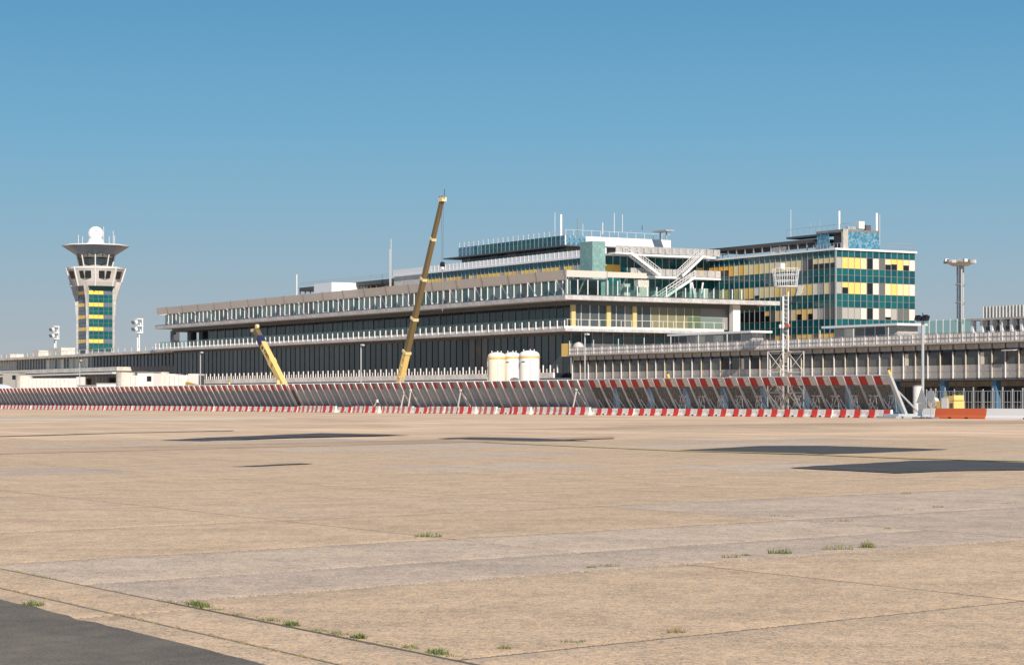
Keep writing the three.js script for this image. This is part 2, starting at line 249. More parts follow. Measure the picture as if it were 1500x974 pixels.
  // roof gallery behind the tan screen
  const yG0 = yU1, yG1 = 21.5, yS0 = 21.5, yS1 = 23.0, zg = -1.9;
  bx(T, 'gallery_core', M.glassD, XL + 6, -3, yG0, yG1, -9, zg - .3);
  bx(T, 'gallery_roof', M.grey, XL + 3, -2, yG1, yG1 + .25, -10, zg + .1);
  for (let k = 0; k < NB; k++) {
    const x0 = -1.4 - k * mod; if (x0 - mod < XL + 1.2) break;
    bx(T, 'gallery_pane', [M.glassSkyTone, M.glassGreen, M.glassSkyTone, M.glassE][(hash2(k, 21) * 4) | 0], x0 - mod + .1, x0 - .1, yG0, yG1, zg - .05, zg);  // palest panes have the reflected sky mixed into their base colour
    bx(T, 'gallery_mullion', M.white, x0 - .09, x0 + .09, yG0, yG1, zg, zg + .12);
    if (k % 2) bx(T, 'edge_lamp', M.grey, x0 - .1, x0 + .1, yU1 + .12, yU1 + .3, -.35, -.15);
  }
  bx(T, 'edge_rail', M.darkGrey, XL, -5, yU1 + .02, yU1 + .14, -.6, -.05);
  const nP = Math.floor(-XL / 8.8);
  for (let k = 0; k <= nP; k++) {
    const x1 = -.4 - k * 8.8, x0 = Math.max(XL + .4, x1 - 8.8); if (x1 - x0 < 1) break;
    const g = mesh(T, 'roof_screen', UB, M.tan), Lh = Math.hypot(yS1 - yS0, .35); g.scale.set(x1 - x0 - .12, Lh, .05); g.position.set((x0 + x1) / 2, (yS0 + yS1) / 2, -.3); g.rotation.x = Math.atan2(.35, yS1 - yS0);
    bar(T, 'screen_rib', M.rib, V(x1, yS0 - .3, -.55), V(x1, yS1 + .15, -.08), .16);
    bar(T, 'brace', M.whiteDull, V(x1 - 4.6, yG1 + .9, -.75), V(x1 - 1.7, yG0 + .1, -1.4), .16);
  }
  bx(T, 'screen_end', M.tan, XL + .35, XL + .4, yS0, yS1, -6, -.4);
  // screen returning along the right end, glass below
  for (let k = 0; k < 2; k++) { const za = -.4 - k * 8, zb = za - 8; const g = mesh(T, 'roof_screen', UB, M.tan); g.scale.set(.05, k ? .9 : 1.1, 7.9); g.position.set(-.35, yS1 - (k ? .5 : .55), (za + zb) / 2); bar(T, 'screen_post', M.steel, V(-.35, yU1, za), V(-.35, yS1 + .1, za), .17); bar(T, 'brace', M.whiteDull, V(-.5, yS1 - .4, za - 4.2), V(-3.4, yU1 + .1, za - 4.2), .16); }
  const zE = PZ(1085, -1);
  for (let k = 0; k <= 18; k++) { const z = -.9 + (zE + .9) * k / 18; bx(T, 'terrace_post', M.white, -.75, -.63, yU1, yU1 + 2.6 - (k > 5 ? .8 : 0), z - .07, z + .07); }
  bx(T, 'terrace_glass', M.balGlass, -.72, -.69, yU1, yU1 + 2.5, PZ(925, -.7), -1);
  bx(T, 'terrace_glass', M.balGlass, -.72, -.69, yU1, yU1 + 1.75, zE, PZ(925, -.7) - .1);
  bx(T, 'terrace_kerb', M.darkGrey, -.3, -.05, yU1, yU1 + .14, zE, -.3);
}
// upper office floors set back on the terminal roof
const XE = -25.5, ZF = -24.9, ZB = -48, yR = 28.0;
{
  const xl = PX(577, ZF), xt = PX(618, ZF);
  tb(T, 'office_wall', M.concDark, xl, XE - .1, 18.9, yR - .02, ZB - 12, ZF - .12);
  tb(T, 'roof_parapet', M.white, xl, XE, yR - .1, yR + 1.0, ZF - .3, ZF + .25);
  bx(T, 'cornice', M.white, xl, XE + .3, yR - .45, yR - .12, ZF - .3, ZF + .4);
  tb(T, 'white_wall', M.concLight, xl, xt, 24.2, yR - .46, ZF - .2, ZF);
  const n = Math.floor((XE - xt) / 1.5);
  for (let k = 0; k < n; k++) {
    const x1 = XE - k * 1.5, x0 = x1 - 1.5, h = hash2(k, 41);
    bx(T, 'office_spandrel', [M.teal, M.teal2, M.teal3][(h * 3) | 0], x0 + .05, x1 - .05, yR - 1.6, yR - .46, ZF - .1, ZF - .02);
    bx(T, 'office_window', h < .16 ? M.glassGrey : h < .3 ? M.greyBlind : h < .65 ? M.yellow : h < .85 ? M.orange : M.yellow2, x0 + .05, x1 - .05, yR - 3.6, yR - 1.66, ZF - .1, ZF - .02);
    bx(T, 'office_mullion', M.steel, x0 - .05, x0 + .05, yR - 5, yR - .46, ZF - .08, ZF + .06);
    bx(T, 'parapet_stanchion', M.whiteDull, x0 - .04, x0 + .04, yR - .1, yR + 1.06, ZF + .25, ZF + .33);
  }
  // end face towards the right, with galleries
  const yA = 24.05;
  tb(T, 'gallery_deck', M.white, XE + .05, XE + 3.2, yR - .45, yR - .1, ZB + 1, ZF + .4);
  tb(T, 'gallery_deck', M.white, XE + .05, XE + 3.4, yA - .35, yA, PZ(1084, XE + 3), ZF - 3);
  for (let k = 0; k < 15; k++) {
    const za = ZF - .1 + (ZB - ZF) * k / 15, zb = ZF - .1 + (ZB - ZF) * (k + 1) / 15, h = hash2(k, 51);
    const yel = k < 2 || k === 13;
    bx(T, 'end_spandrel', [M.teal, M.teal2, M.glassGreen][(h * 3) | 0], XE - .08, XE, yel ? yR - 1.9 : yA + .1, yR - .46, zb + .05, za - .05);
    if (yel) bx(T, 'end_window', k === 1 ? M.orange : M.yellow, XE - .08, XE, yR - 3.5, yR - 1.95, zb + .05, za - .05);
    bx(T, 'end_spandrel', M.teal2, XE - .08, XE, yA - 1.75, yA - .36, zb + .05, za - .05);
    bx(T, 'end_window', M.glassGreen, XE - .08, XE, 18.95, yA - 1.8, zb + .05, za - .05);
    bx(T, 'end_mullion', M.whiteDull, XE - .02, XE + .1, 18.95, yR - .46, zb - .05, zb + .05);
    // railing panels of both galleries
    bx(T, 'railing_panel', M.railGrey, XE + 3.1, XE + 3.15, yR, yR + 1.25, zb + .06, za - .06);
    if (k > 1) bx(T, 'railing_panel', M.railGrey, XE + 3.3, XE + 3.35, yA + .05, yA + 1.3, zb + .06, za - .06);
  }
  for (let k = 0; k < 5; k++) { const z0 = PZ(1040 + k * 9, XE + 3.3), z1 = PZ(1048 + k * 9, XE + 3.3); bx(T, 'railing_panel', k > 2 ? M.balGlass : M.whiteDull, XE + 3.3, XE + 3.35, yA + .05, yA + 1.3, z1, z0); bx(T, 'end_spandrel', M.teal2, XE + 1, XE + 1.1, yA - 1.75, yA - .36, z1, z0 + .1); }
  function flight(pxT, yT, pxB, yB, x) {
    const SG = new THREE.Group(); SG.name = 'staircase'; T.add(SG); const zT = PZ(pxT, x), zBt = PZ(pxB, x), st = mesh(SG, 'stringer', UB, M.white); const L = Math.hypot(zT - zBt, yT - yB);
    st.scale.set(.16, .42, L); st.position.set(x + .8, (yT + yB) / 2, (zT + zBt) / 2); st.rotation.x = Math.atan2(-(yT - yB), zT - zBt); 
    bar(SG, 'stringer', M.white, V(x - .8, yT, zT), V(x - .8, yB, zBt), .42, .16);
    for (let k = 1; k < 16; k++) bx(SG, 'tread', M.whiteDull, x - .75, x + .72, yT + (yB - yT) * k / 16 - .03, yT + (yB - yT) * k / 16 + .03, zT + (zBt - zT) * k / 16 - .2, zT + (zBt - zT) * k / 16 + .2);
    for (const s of [-.8, .85]) { bar(SG, 'stair_handrail', M.whiteDull, V(x + s, yT + 1.15, zT), V(x + s, yB + 1.15, zBt), .1); bar(SG, 'stair_handrail', M.whiteDull, V(x + s, yT + .65, zT), V(x + s, yB + .65, zBt), .07); for (let k = 0; k <= 12; k++) { const z = zT + (zBt - zT) * k / 12, y = yT + (yB - yT) * k / 12; bx(SG, 'baluster', M.whiteDull, x + s - .03, x + s + .03, y, y + 1.15, z - .03, z + .03); } }
  }
  flight(921, yR - .2, 964, yA, XE + 4.4); flight(1027, yR - .2, 996, yA, XE + 4.4); flight(1015, yA - .1, 957, 18.95, XE + 5.2);
  for (const [a, b] of [[897, 921], [1027, 1036]]) bx(T, 'stair_landing', M.white, XE + 3.2, XE + 5.4, yR - .4, yR - .15, PZ(b, XE + 4.4), PZ(a, XE + 4.4));
  for (const px of [1012, 1018, 1026]) bar(T, 'prop', M.white, V(-2, yU1, PZ(px, -2)), V(-2, yU1 + 2.9, PZ(px + (px < 1015 ? 0 : px < 1020 ? -4 : 4), -2)), .22);
  for (const [px, w, h] of [[918, 1.2, 2.4], [942, 2.2, 3.1], [1033, 1.1, 2.0]]) { const z = PZ(px, -4); tb(T, 'plant_cabinet', M.concLight, -5, -3.8, yU1, yU1 + h, z - w / 2, z + w / 2); }
  const zs0 = PZ(868, XE + 3), zs1 = PZ(887, XE + 3);
  tb(T, 'lift_shaft', M.tealPale, XE - 1, XE + 3, 18.9, PY(353, XE + 3, zs0), zs1, zs0);
}
// penthouse
{
  const PH = new THREE.Group(); PH.name = 'penthouse'; T.add(PH);
  const a = -43.5, b = -28, bl = PX(672, b), zr = PZ(983, a), y0 = PY(361, a, b), y1 = PY(344.5, a, b);
  bx(PH, 'penthouse_core', M.grey, bl + .4, a - .5, yR, y0, zr, b - .5);
  for (let k = 0; k < 22; k++) { const x1 = a - .6 - k * 1.75; bx(PH, 'penthouse_window', [M.glassA, M.glassD, M.glassGrey, M.glassB][(hash2(k, 61) * 4) | 0], x1 - 1.6, x1, yR + .3, y0 - .1, b - .48, b - .42); }
  bx(PH, 'penthouse_eave', M.darkGrey, bl - 3.5, a + 2.6, y0 - .12, y0 + .12, zr, b + 1.6);
  tb(PH, 'penthouse_wall', M.white, bl, a, y0 + .12, y1 - .02, zr, b);
  const n = Math.round((a - bl) / 1.5), w = (a - bl) / n, ym = (y0 + y1) / 2 + .1;
  for (let k = 0; k < n; k++) {
    const x1 = a - k * w, mur = k > n - 7 && k % 5 !== 1 || k === 0;
    for (const [p, q] of [[y0 + .14, ym - .03], [ym + .03, y1]]) { if (mur) tb(PH, 'penthouse_panel', M.mural, x1 - w + .05, x1 - .05, p, q, b, b + .08); else bx(PH, 'penthouse_panel', [M.teal, M.teal2, M.teal3][(hash2(k, q * 10 | 0) * 3) | 0], x1 - w + .05, x1 - .05, p, q, b, b + .08); }
    bx(PH, 'penthouse_mullion', M.steel, x1 - .05, x1 + .05, y0 + .12, y1 + .05, b + .02, b + .14);
  }
  const zm = PZ(857, a); for (let k = 0; k < 4; k++) { const z1 = b - .2 + (zm - b) * k / 4, z0 = b - .2 + (zm - b) * (k + 1) / 4; tb(PH, 'penthouse_panel', M.mural, a, a + .08, y0 + .14, y1, z0 + .05, z1 - .05); }
  for (let k = 0; k < 22; k++) { const x = a - (a - bl) * k / 21; bx(PH, 'roof_stanchion', M.whiteDull, x - .04, x + .04, y1, y1 + 1.1, b - .2, b - .12); }
  for (let k = 1; k < 12; k++) { const z = b + (zr - b) * k / 12; bx(PH, 'roof_stanchion', M.whiteDull, a - .2, a - .12, y1, y1 + 1.1, z - .04, z + .04); }
  bx(PH, 'roof_rail', M.whiteDull, bl, a, y1 + 1.05, y1 + 1.1, b - .2, b - .14); bx(PH, 'roof_rail', M.whiteDull, bl, a, y1 + .55, y1 + .6, b - .2, b - .14);
  bx(PH, 'roof_rail', M.whiteDull, a - .2, a - .14, y1 + 1.05, y1 + 1.1, zr, b);
  const mast = (px, pyT, z, d, mat) => { const x = PX(px, z); const m = mesh(PH, 'antenna', UC, mat); const yt = PY(pyT, x, z); m.scale.set(d, yt - y1 + .3, d); m.position.set(x, (yt + y1 - .3) / 2, z); };
  for (const [px, py, d, mt] of [[813, 311, .1, M.whiteDull], [822, 314, .42, M.white], [846, 320, .14, M.rib], [854, 328, .1, M.whiteDull], [883, 326, .2, M.whiteDull], [900, 312, .14, M.whiteDull], [912, 314, .12, M.whiteDull], [941, 330, .16, M.darkGrey], [925, 338, .12, M.whiteDull]]) mast(px, py, b - 3, d, mt);
  const xd = PX(972, zr + 4), yd = y1; for (const dx of [-1, 1]) bx(PH, 'radar_leg', M.galv, xd + dx - .1, xd + dx + .1, yd - .2, yd + 1.2, zr + 3.9, zr + 4.1); bx(PH, 'radar_table', M.galv, xd - 2.2, xd + 2.2, yd + 1.2, yd + 1.5, zr + 3, zr + 5);
  // dark canopy roof further along, with its posts
  const cz2 = -30, x0 = PX(438, cz2), x1 = PX(612, cz2), yc = PY(402.5, x1, cz2);
  bx(T, 'roof_canopy', M.canopy, x0, x1, yc - 1.1, yc - .25, cz2 - 9, cz2);
  for (let k = 0; k < 22; k++) { const x = x0 + (x1 - x0) * k / 21; bx(T, 'canopy_post', M.darkGrey, x - .1, x + .1, 21, yc - .3, cz2 - .3, cz2 - .1); bx(T, 'roof_stanchion', M.steel, x - .03, x + .03, yc - .25, yc + .85, cz2 - .2, cz2 - .14); }
  bx(T, 'roof_rail', M.steel, x0, x1, yc + .8, yc + .85, cz2 - .2, cz2 - .15); bx(T, 'roof_rail', M.steel, x0, x1, yc + .35, yc + .4, cz2 - .2, cz2 - .15);
  bx(T, 'canopy_back_wall', M.grey, x0, x0 + 28, 21, yc - .3, cz2 - 8, cz2 - 7);
  const xb0 = PX(459.5, -24), xb1 = PX(473.5, -24); tb(T, 'white_plant_room', M.white, xb0, xb1 + 4, 21, PY(414.5, xb1, -24), -33, -24);
  for (const [px, py, d] of [[434, 402, .28], [571, 365, .22], [572.5, 350, .1]]) { const x = PX(px, -28), yt = PY(py, x, -28); bx(T, 'antenna', M.whiteDull, x - d / 2, x + d / 2, 22, yt, -28 - d / 2, -28 + d / 2); }
}

// ---------- office block on the right ----------
{
  const xc = 10.35, B = thing('office_block', 'teal glass office block with rows of yellow and cream blinds', 'building', [xc, 0, ZB]);
  const xl = -(xc - XE), wR = PZ(1341, xc) - ZB;                // left edge, depth of the right face (negative z)
  const yT = 27.66;
  tb(B, 'wall', M.concDark, xl - 12, -.12, 0, yT - .3, wR + .12, -.12);
  bx(B, 'cornice', M.white, xl, .35, yT - .32, yT, wR - .2, .35);
  bx(B, 'corner_post', M.steel, -.16, .1, 9, yT - .33, -.16, .1);
  const rows = [['t', 27.3, 26.2], ['w', 26.12, 24.3], ['t', 24.22, 23.15], ['t', 23.08, 22.0], ['w', 21.9, 19.98], ['t', 19.9, 18.8], ['t', 18.72, 17.66], ['w', 17.58, 15.7], ['t', 15.62, 14.5], ['t', 14.42, 13.3], ['w', 13.2, 11.3], ['t', 11.2, 9.2]];
  const kinds = { Y: [M.yellow2, 1], O: [M.orange, 1], P: [M.pale, 1], C: [M.creamBlind, 1], G: [M.greyBlind, 1], g: [M.glassGrey, 1], D: [M.glassD, 1], y: [M.yellow2, .45], p: [M.pale, .5], c: [M.creamBlind, .75], o: [M.orange, .4] };
  const right = ['GYYYPDCgpyYpC', 'GyYYPDCgPYPPC', 'gGGGCDCgcGggC', 'GYyPgDCgYYgpC'];
  const left = ['ppppDgPPPPPPPPYPPOPOooooo', 'gPGCYPcYYPYPPPcYYPYgYPgGG', 'ggGCyYyPGCPgyDDDDDDDDDDDD', 'oYYgYYYgYgYggDDDDDDDDDDDD'];
  function face(n, w, place, str, seedK) {
    let wr = 0; rows.forEach(([t, y1, y0], r) => {
      for (let k = 0; k < n; k++) {
        if (t === 't') place('spandrel_panel', [M.teal, M.teal2, M.teal3][(hash2(k + seedK, r) * 3) | 0], k, y0, y1, 0);
        else { const [m, f] = kinds[str[wr][k] || 'P']; place('window_blind', m, k, y1 - (y1 - y0) * f, y1, 0); if (f < 1) place('window_pane', M.glassD, k, y0, y1 - (y1 - y0) * f - .02, 0); }
      } if (t === 'w') wr++;
    });
    for (let k = 0; k <= n; k++) place('mullion', M.steel, k, 9.2, 27.33, 1);
    rows.forEach(([t, y1]) => place('transom', M.rib, 0, y1 + .01, y1 + .07, 2));
  }
  const nR = 13, cw = -wR / nR, nL = Math.round(-xl / 1.5), lw = -xl / nL;
  face(nR, cw, (name, m, k, y0, y1, md) => md === 0 ? bx(B, name, m, -.08, -.02, y0, y1, -(k + 1) * cw + .05, -k * cw - .05) : md === 1 ? bx(B, name, m, -.06, .07, y0, y1, -k * cw - .05, -k * cw + .05) : bx(B, name, m, -.06, .02, y0, y1, wR, 0), right, 100);
  face(nL, lw, (name, m, k, y0, y1, md) => md === 0 ? bx(B, name, m, -(k + 1) * lw + .05, -k * lw - .05, y0, y1, -.08, -.02) : md === 1 ? bx(B, name, m, -k * lw - .05, -k * lw + .05, y0, y1, -.06, .07) : bx(B, name, m, xl, 0, y0, y1, -.06, .02), left, 300);
  const ow = mesh(B, 'open_window', UB, M.creamBlind); ow.scale.set(1.4, 1.8, .05); ow.position.set(-9.2, 20.8, .35); ow.rotation.x = -.3;
  // roof: dark canopy along the left edge, mural penthouse, railings, masts
  const L = (px, z) => PX(px, ZB + z) - xc, xa = L(1030, -5), xb = L(1195, -5);
  const g = bx(B, 'roof_canopy', M.canopy, xa, xb, yT + 1.9, yT + 2.5, -14, -5);
  for (let k = 0; k < 14; k++) { const x = xa + (xb - xa) * k / 13; bx(B, 'canopy_post', M.steel, x - .08, x + .08, yT, yT + 1.9, -5.3, -5.1); }
  for (const k of [8.3, 9.1]) { const x = xa + (xb - xa) * k / 13; bx(B, 'white_panel', M.concLight, x - 1.2, x + 1.2, yT, yT + 1.7, -5.6, -5.45); }
  const m0 = L(1196, -4), m1 = L(1236, -4), zq = PZ(1289, xc + m1) - ZB, yP = PY(335, xc + m1, ZB - 4);
  tb(B, 'penthouse_wall', M.conc, m1 - .5, m1, yT, yP, -5.1, -4); tb(B, 'penthouse_mural', M.mural, m1 - .4, m1 - .02, yT, yP - .1, zq, -5.1);
  bx(B, 'penthouse_roof', M.concDark, m0, m1 - .01, yP - .45, yP - .05, zq, -4); bx(B, 'penthouse_back', M.grey, m0, m1 - .5, yT, yP - .5, zq, -8); tb(B, 'penthouse_mural', M.mural, m0, m0 + 3.2, yT, yP - .5, -4.4, -4.2);
  for (let k = 0; k < 9; k++) { const x = m0 + (m1 - m0) * k / 8; bx(B, 'roof_stanchion', M.steel, x - .04, x + .04, yT, yT + 1.2, -3.5, -3.4); }
  bx(B, 'roof_rail', M.steel, m0, m1, yT + 1.15, yT + 1.2, -3.5, -3.42);
  for (let k = 0; k <= 8; k++) { const z = zq + (wR - zq) * k / 8; bx(B, 'roof_stanchion', M.steel, -.4, -.34, yT, yT + 1.3, z - .03, z + .03); } bx(B, 'roof_rail', M.steel, -.4, -.35, yT + 1.25, yT + 1.3, wR, zq); bx(B, 'roof_rail', M.steel, -.4, -.35, yT + .7, yT + .75, wR, zq);
  const xr = L(1153, -6); for (let k = 0; k < 12; k++) { const x = xr + (m1 - xr) * k / 11; bx(B, 'roof_stanchion', M.steel, x - .03, x + .03, yP - .1, yP + 1.1, -6, -5.94); } bx(B, 'roof_rail', M.steel, xr, m1, yP + 1.05, yP + 1.1, -6, -5.95); bx(B, 'roof_walk', M.darkGrey, xr, m0, yP - .6, yP - .25, -9, -5.9);
  for (const [px, py, d, m] of [[1159, 307, .1, M.whiteDull], [1230, 309, .38, M.white], [1188, 327, .1, M.steel], [1201, 323, .1, M.steel]]) { const x = L(px, -6), yt = PY(py, xc + x, ZB - 6); bar(B, 'antenna', m, V(x, yP - .3, -6), V(x, yt, -6), d, d, true); }
  { const zz = zq + .4; bar(B, 'antenna', M.white, V(m1 - .3, yP - 1, zz), V(m1 - .3, PY(312, xc + m1, ZB + zz), zz), .42, .42, true); bar(B, 'antenna', M.galv, V(m1 - .3, yP - 2.5, zz - .7), V(m1 - .3, PY(313, xc + m1, ZB + zz), zz - .7), .2, .2, true); bx(B, 'dish_box', M.whiteDull, m1 - 1.2, m1 - .4, yP + .2, yP + 1.5, zz + 2.6, zz + 3.9); bx(B, 'dish_box', M.darkGrey, m1 - 1, m1 - .4, yP - .1, yP + .9, zz + 1.2, zz + 2.3); bx(B, 'dish_box', M.galv, m1 - 1, m1 - .6, yP - .1, yP + .5, zz + 4.4, zz + 6.2); }
  const xg = L(1030, -8); joinBars(B, 'roof_scaffold', M.galv, Array.from({ length: 14 }, (_, k) => [V(xg - 8 + k * 1.1, yT, -8), V(xg - 8 + k * 1.1 + (k % 3 - 1) * .8, yT + 1.6 + hash2(k, 4) * 1.6, -8)]).concat([[V(xg - 9, yT + 2.3, -8), V(xg + 8, yT + 2.6, -8)], [V(xg - 9, yT + 1.5, -8), V(xg + 8, yT + 1.5, -8)]]), .14);
}

// ---------- right wing ----------
{
  const x0 = PX(838, 0), x1 = 232, Wg = thing('terminal_wing', 'low grey terminal wing with cream mullions over a dark undercroft', 'building', [x0, 0, 0]);
  const L = x1 - x0, yb = 4.58, ys = 6.3, yw = 7.9, yf = 8.95, yp = 10.25, bay = 2.34;
  tb(Wg, 'inner_wall', M.concDark, 0, L, yb + .02, yf, -16, -.32);
  tb(Wg, 'roof_deck', M.conc, -.6, L, yf, yf + .22, -16.5, .55);
  tb(Wg, 'undercroft_back_wall', M.conc, 0, L, 0, yb, -9, -8.8);
  tb(Wg, 'floor_edge', M.darkGrey, 0, L, yb - .28, yb + .01, -8.7, -.1);
  const n = Math.floor(L / bay), blank = new Set([35, 36]);
  for (let k = 0; k < n; k++) {
    const xa = k * bay, xb = xa + bay, h = hash2(k, 91), cx = W(x0 + xa, 0, 0);
    const pane = k === 17 || k === 20 || k === 44 || k === 37 ? M.black : h < .2 ? M.glassGrey : h < .32 ? M.greyBlind : h < .6 ? M.darkGrey : M.bluegrey;
    bx(Wg, 'window_pane', pane === M.black ? pane : h < .12 ? M.glassGrey : h < .3 ? M.greyWin2 : M.greyWin, xa + .05, xb - .05, ys, yw, -.3, -.22);
    if (k === 19 || k === 34 || k === 40 || k === 49 || k === 55) bx(Wg, 'pale_curtain', M.cream, xa + .15, xa + .8, ys, yw - .1, -.22, -.19);
    tb(Wg, 'spandrel_panel', M.panelGrey, xa + .03, xb - .03, yb + .86, ys - .03, -.31, -.16); tb(Wg, 'spandrel_panel', M.panelGrey, xa + .03, xb - .03, yb, yb + .83, -.31, -.15);
    tb(Wg, 'fascia_panel', M.panelGrey, xa + .03, xb - .03, yw + .34, yf - .02, -.31, -.14); bx(Wg, 'vent_pane', M.glassD, xa + .05, xb - .05, yw + .03, yw + .32, -.3, -.24);
    bx(Wg, 'mullion', k % 2 ? M.mullionCream : M.whiteDull, xa - .04, xa + .04, yb - .02, yw + .05, -.15, .02); bx(Wg, 'mullion', M.darkGrey, xa - .035, xa + .035, yw + .05, yf, -.14, 0);
    if ([42, 46, 51].includes(k)) { const f = bx(Wg, 'open_window', M.whiteDull, xa + .1, xb - .1, yw + .02, yw + .1, -.1, .75); f.rotation.x = .12; }
    tb(Wg, 'parapet_panel', M.whiteGrime, xa + .02, xb - .02, yf + .22, yp, .3, .42);
    bx(Wg, 'parapet_post', M.whiteDull, xa - .05, xa + .05, yf + .2, yp + (k % 3 ? .12 : 1.15), .43, .52);
    for (const f of [.33, .66]) bx(Wg, 'parapet_rod', M.grey, xa + bay * f - .025, xa + bay * f + .025, yf + .2, yp + .12, .43, .48);
    if (k % 4 === 1) tb(Wg, 'column', M.blue, xa - .4, xa + .4, 0, yb - .28, -1.2, -.4);
    bx(Wg, 'undercroft_pane', hash2(k, 14) < .35 ? M.glassGrey : M.glassD, xa + .06, xb - .06, 1.2, 3.6, -8.78, -8.7);
  }
  bx(Wg, 'parapet_rail', M.grey, 0, L, yp + .1, yp + .15, .44, .5); bx(Wg, 'parapet_rail', M.grey, 0, L, yf + .75, yf + .8, .44, .5);
  bx(Wg, 'gutter', M.rib, -.4, L, yf - .12, yf - .01, .1, .5);
  // dark doorway and wooden hoarding at the wing's left end
  bx(Wg, 'hoarding', M.yellow2, -2.6, -.2, 8.9, 11, .2, .35);
  { const s = mesh(Wg, 'rolled_cover', new THREE.SphereGeometry(1, 12, 8), M.concLight); s.scale.set(1.3, 1.1, .8); s.position.set(1.3, 10.1, -.4); }
  // rooftop pavilions
  function pavilion(pa, pb, pc, pyB, label) {
    const z = -5, xa = PX(pa, z), xb = PX(pb, z), zc = PZ(pc, xb), yt = PY(pyB, xb, z), P = thing('roof_pavilion', label, 'pavilion', [xa, yf + .22, z]);
    const l = xb - xa, y = yt - yf - .22, d = zc - z;
    tb(P, 'roof', M.white, -1, l + .6, y - .3, y, d - .4, .9); tb(P, 'wall', M.panelGrey, .6, l - .6, 0, y - .3, d + .3, -.2);
    const n = Math.max(4, Math.round(l / 2.4)); for (let k = 0; k < n; k++) { const a = .7 + (l - 1.4) * k / n, b = .7 + (l - 1.4) * (k + 1) / n; bx(P, 'window_pane', [M.glassGrey, M.glassB, M.greyBlind, M.creamBlind][(hash2(k, pa) * 4) | 0], a + .08, b - .08, .5, y - .45, -.19, -.12); bx(P, 'mullion', M.whiteDull, a - .06, a + .06, 0, y - .3, -.16, -.05); }
  }
  pavilion(990, 1104, 1125, 484.4, 'small white-roofed pavilion on the wing roof below the big slab'); pavilion(1218, 1318, 1352, 473.5, 'long white-roofed pavilion on the wing roof before the office block');
  { // white columned structure
    const z = -3, xa = PX(1427, z), P = thing('columned_pavilion', 'white columned roof structure with ribbed upper box on the wing', 'pavilion', [xa, yf + .22, z]);
    const y = PY(467, xa, z) - yf - .22, n = 16;
    tb(P, 'roof', M.conc, -.7, n * 1.75, y - .25, y, -9, .6); tb(P, 'inner_wall', M.panelGrey, .3, n * 1.75, 0, y - .25, -8, -1.6);
    for (let k = 0; k < n; k++) { tb(P, 'column', M.white, k * 1.75 - .2, k * 1.75 + .2, 0, y - .25, -.3, .3); bx(P, 'window_pane', M.glassGrey, k * 1.75 + .3, k * 1.75 + 1.45, .3, y - 1.1, -1.55, -1.45); bx(P, 'lintel', M.white, k * 1.75 + .2, k * 1.75 + 1.55, y - 1, y - .3, -1.1, -.9); }
    const xu = PX(1441, z - 4) - xa, yu = PY(449, xa + xu, z - 4) - yf - .22; tb(P, 'upper_box', M.conc, xu, n * 1.75, y, yu, -8.8, -4); for (let k = 0; k < 40; k++) bx(P, 'box_rib', M.whiteDull, xu + k * .6, xu + k * .6 + .12, y + .05, yu, -4, -3.9);
  }
  { const a = PX(1352, -7), b = PX(1424, -7), P = thing('glass_windbreak', 'pale green glass windbreak on the wing roof', 'screen', [a, yf + .22, -7]); const n = 7, l = b - a; for (let k = 0; k < n; k++) { bx(P, 'glass_pane', M.balGlass, l * k / n + .06, l * (k + 1) / n - .06, .3, 3.2, -.03, 0); bx(P, 'post', M.whiteDull, l * k / n - .06, l * k / n + .06, 0, 3.3, -.08, .06); } bx(P, 'base_wall', M.concLight, 0, l, 0, .9, -.5, -.1); }
}

// ---------- left wing beyond the terminal ----------
{
  const xr = PX(262, -4), xl = PX(-60, -4), P = thing('terminal_wing', 'distant dark-glazed wing with white roof edge beyond the terminal', 'building', [xr, 0, -4]);
  const L = xr - xl;
  tb(P, 'wall', M.concDark, -L, 0, 0, 12.9, -16, -.4); tb(P, 'roof', M.concLight, -L, 0, 12.9, 13.5, -17, 1.4); tb(P, 'walkway', M.concLight, -L, -30, 8.9, 9.9, -.3, 3.5); tb(P, 'canopy_edge', M.white, -L, -30, 8.2, 8.6, 1, 4.6);
  for (let k = 0; k < Math.floor(L / 2.2); k++) {
    const a = -(k + 1) * 2.2, b = -k * 2.2, seg = Math.floor(k / 9) % 4, h = hash2(k, 33);
    const m = k < 26 ? [M.bluegrey, M.glassB, M.glassA][(h * 3) | 0] : k < 42 ? [M.greyBlind, M.concLight, M.glassA, M.creamBlind][(h * 4) | 0] : k < 52 ? M.glassD : k < 62 ? M.panelGrey : [M.bluegrey, M.glassB][(h * 2) | 0];
    bx(P, 'upper_pane', m, a + .1, b - .1, 9.9, 12.5, -.38, -.3); bx(P, 'mullion', k < 26 ? M.darkGrey : M.whiteDull, b - .1, b + .1, 9.9, 12.9, -.32, -.15);
    bx(P, 'lower_pane', [M.glassA, M.glassGrey, M.glassD][(h * 3) | 0], a + .1, b - .1, 4.4, 8.1, -.38, -.3);
    if (k % 2 === 0) bx(P, 'roof_stanchion', M.whiteDull, b - .05, b + .05, 13.5, 14.6, 1.1, 1.2);
  }
  bx(P, 'roof_rail', M.whiteDull, -L, 0, 14.5, 14.58, 1.1, 1.18); tb(P, 'base_parapet', M.conc, -L, 0, 2.9, 4.3, -.2, .3);
  for (const [px, w, h] of [[4, 6, 1.6], [40, 9, 2.2], [70, 10, 2.6]]) { const x = PX(px, -12) - xr; tb(P, 'roof_plant_box', M.concLight, x, x + w, 13.5, 13.5 + h, -12, -8); }
}

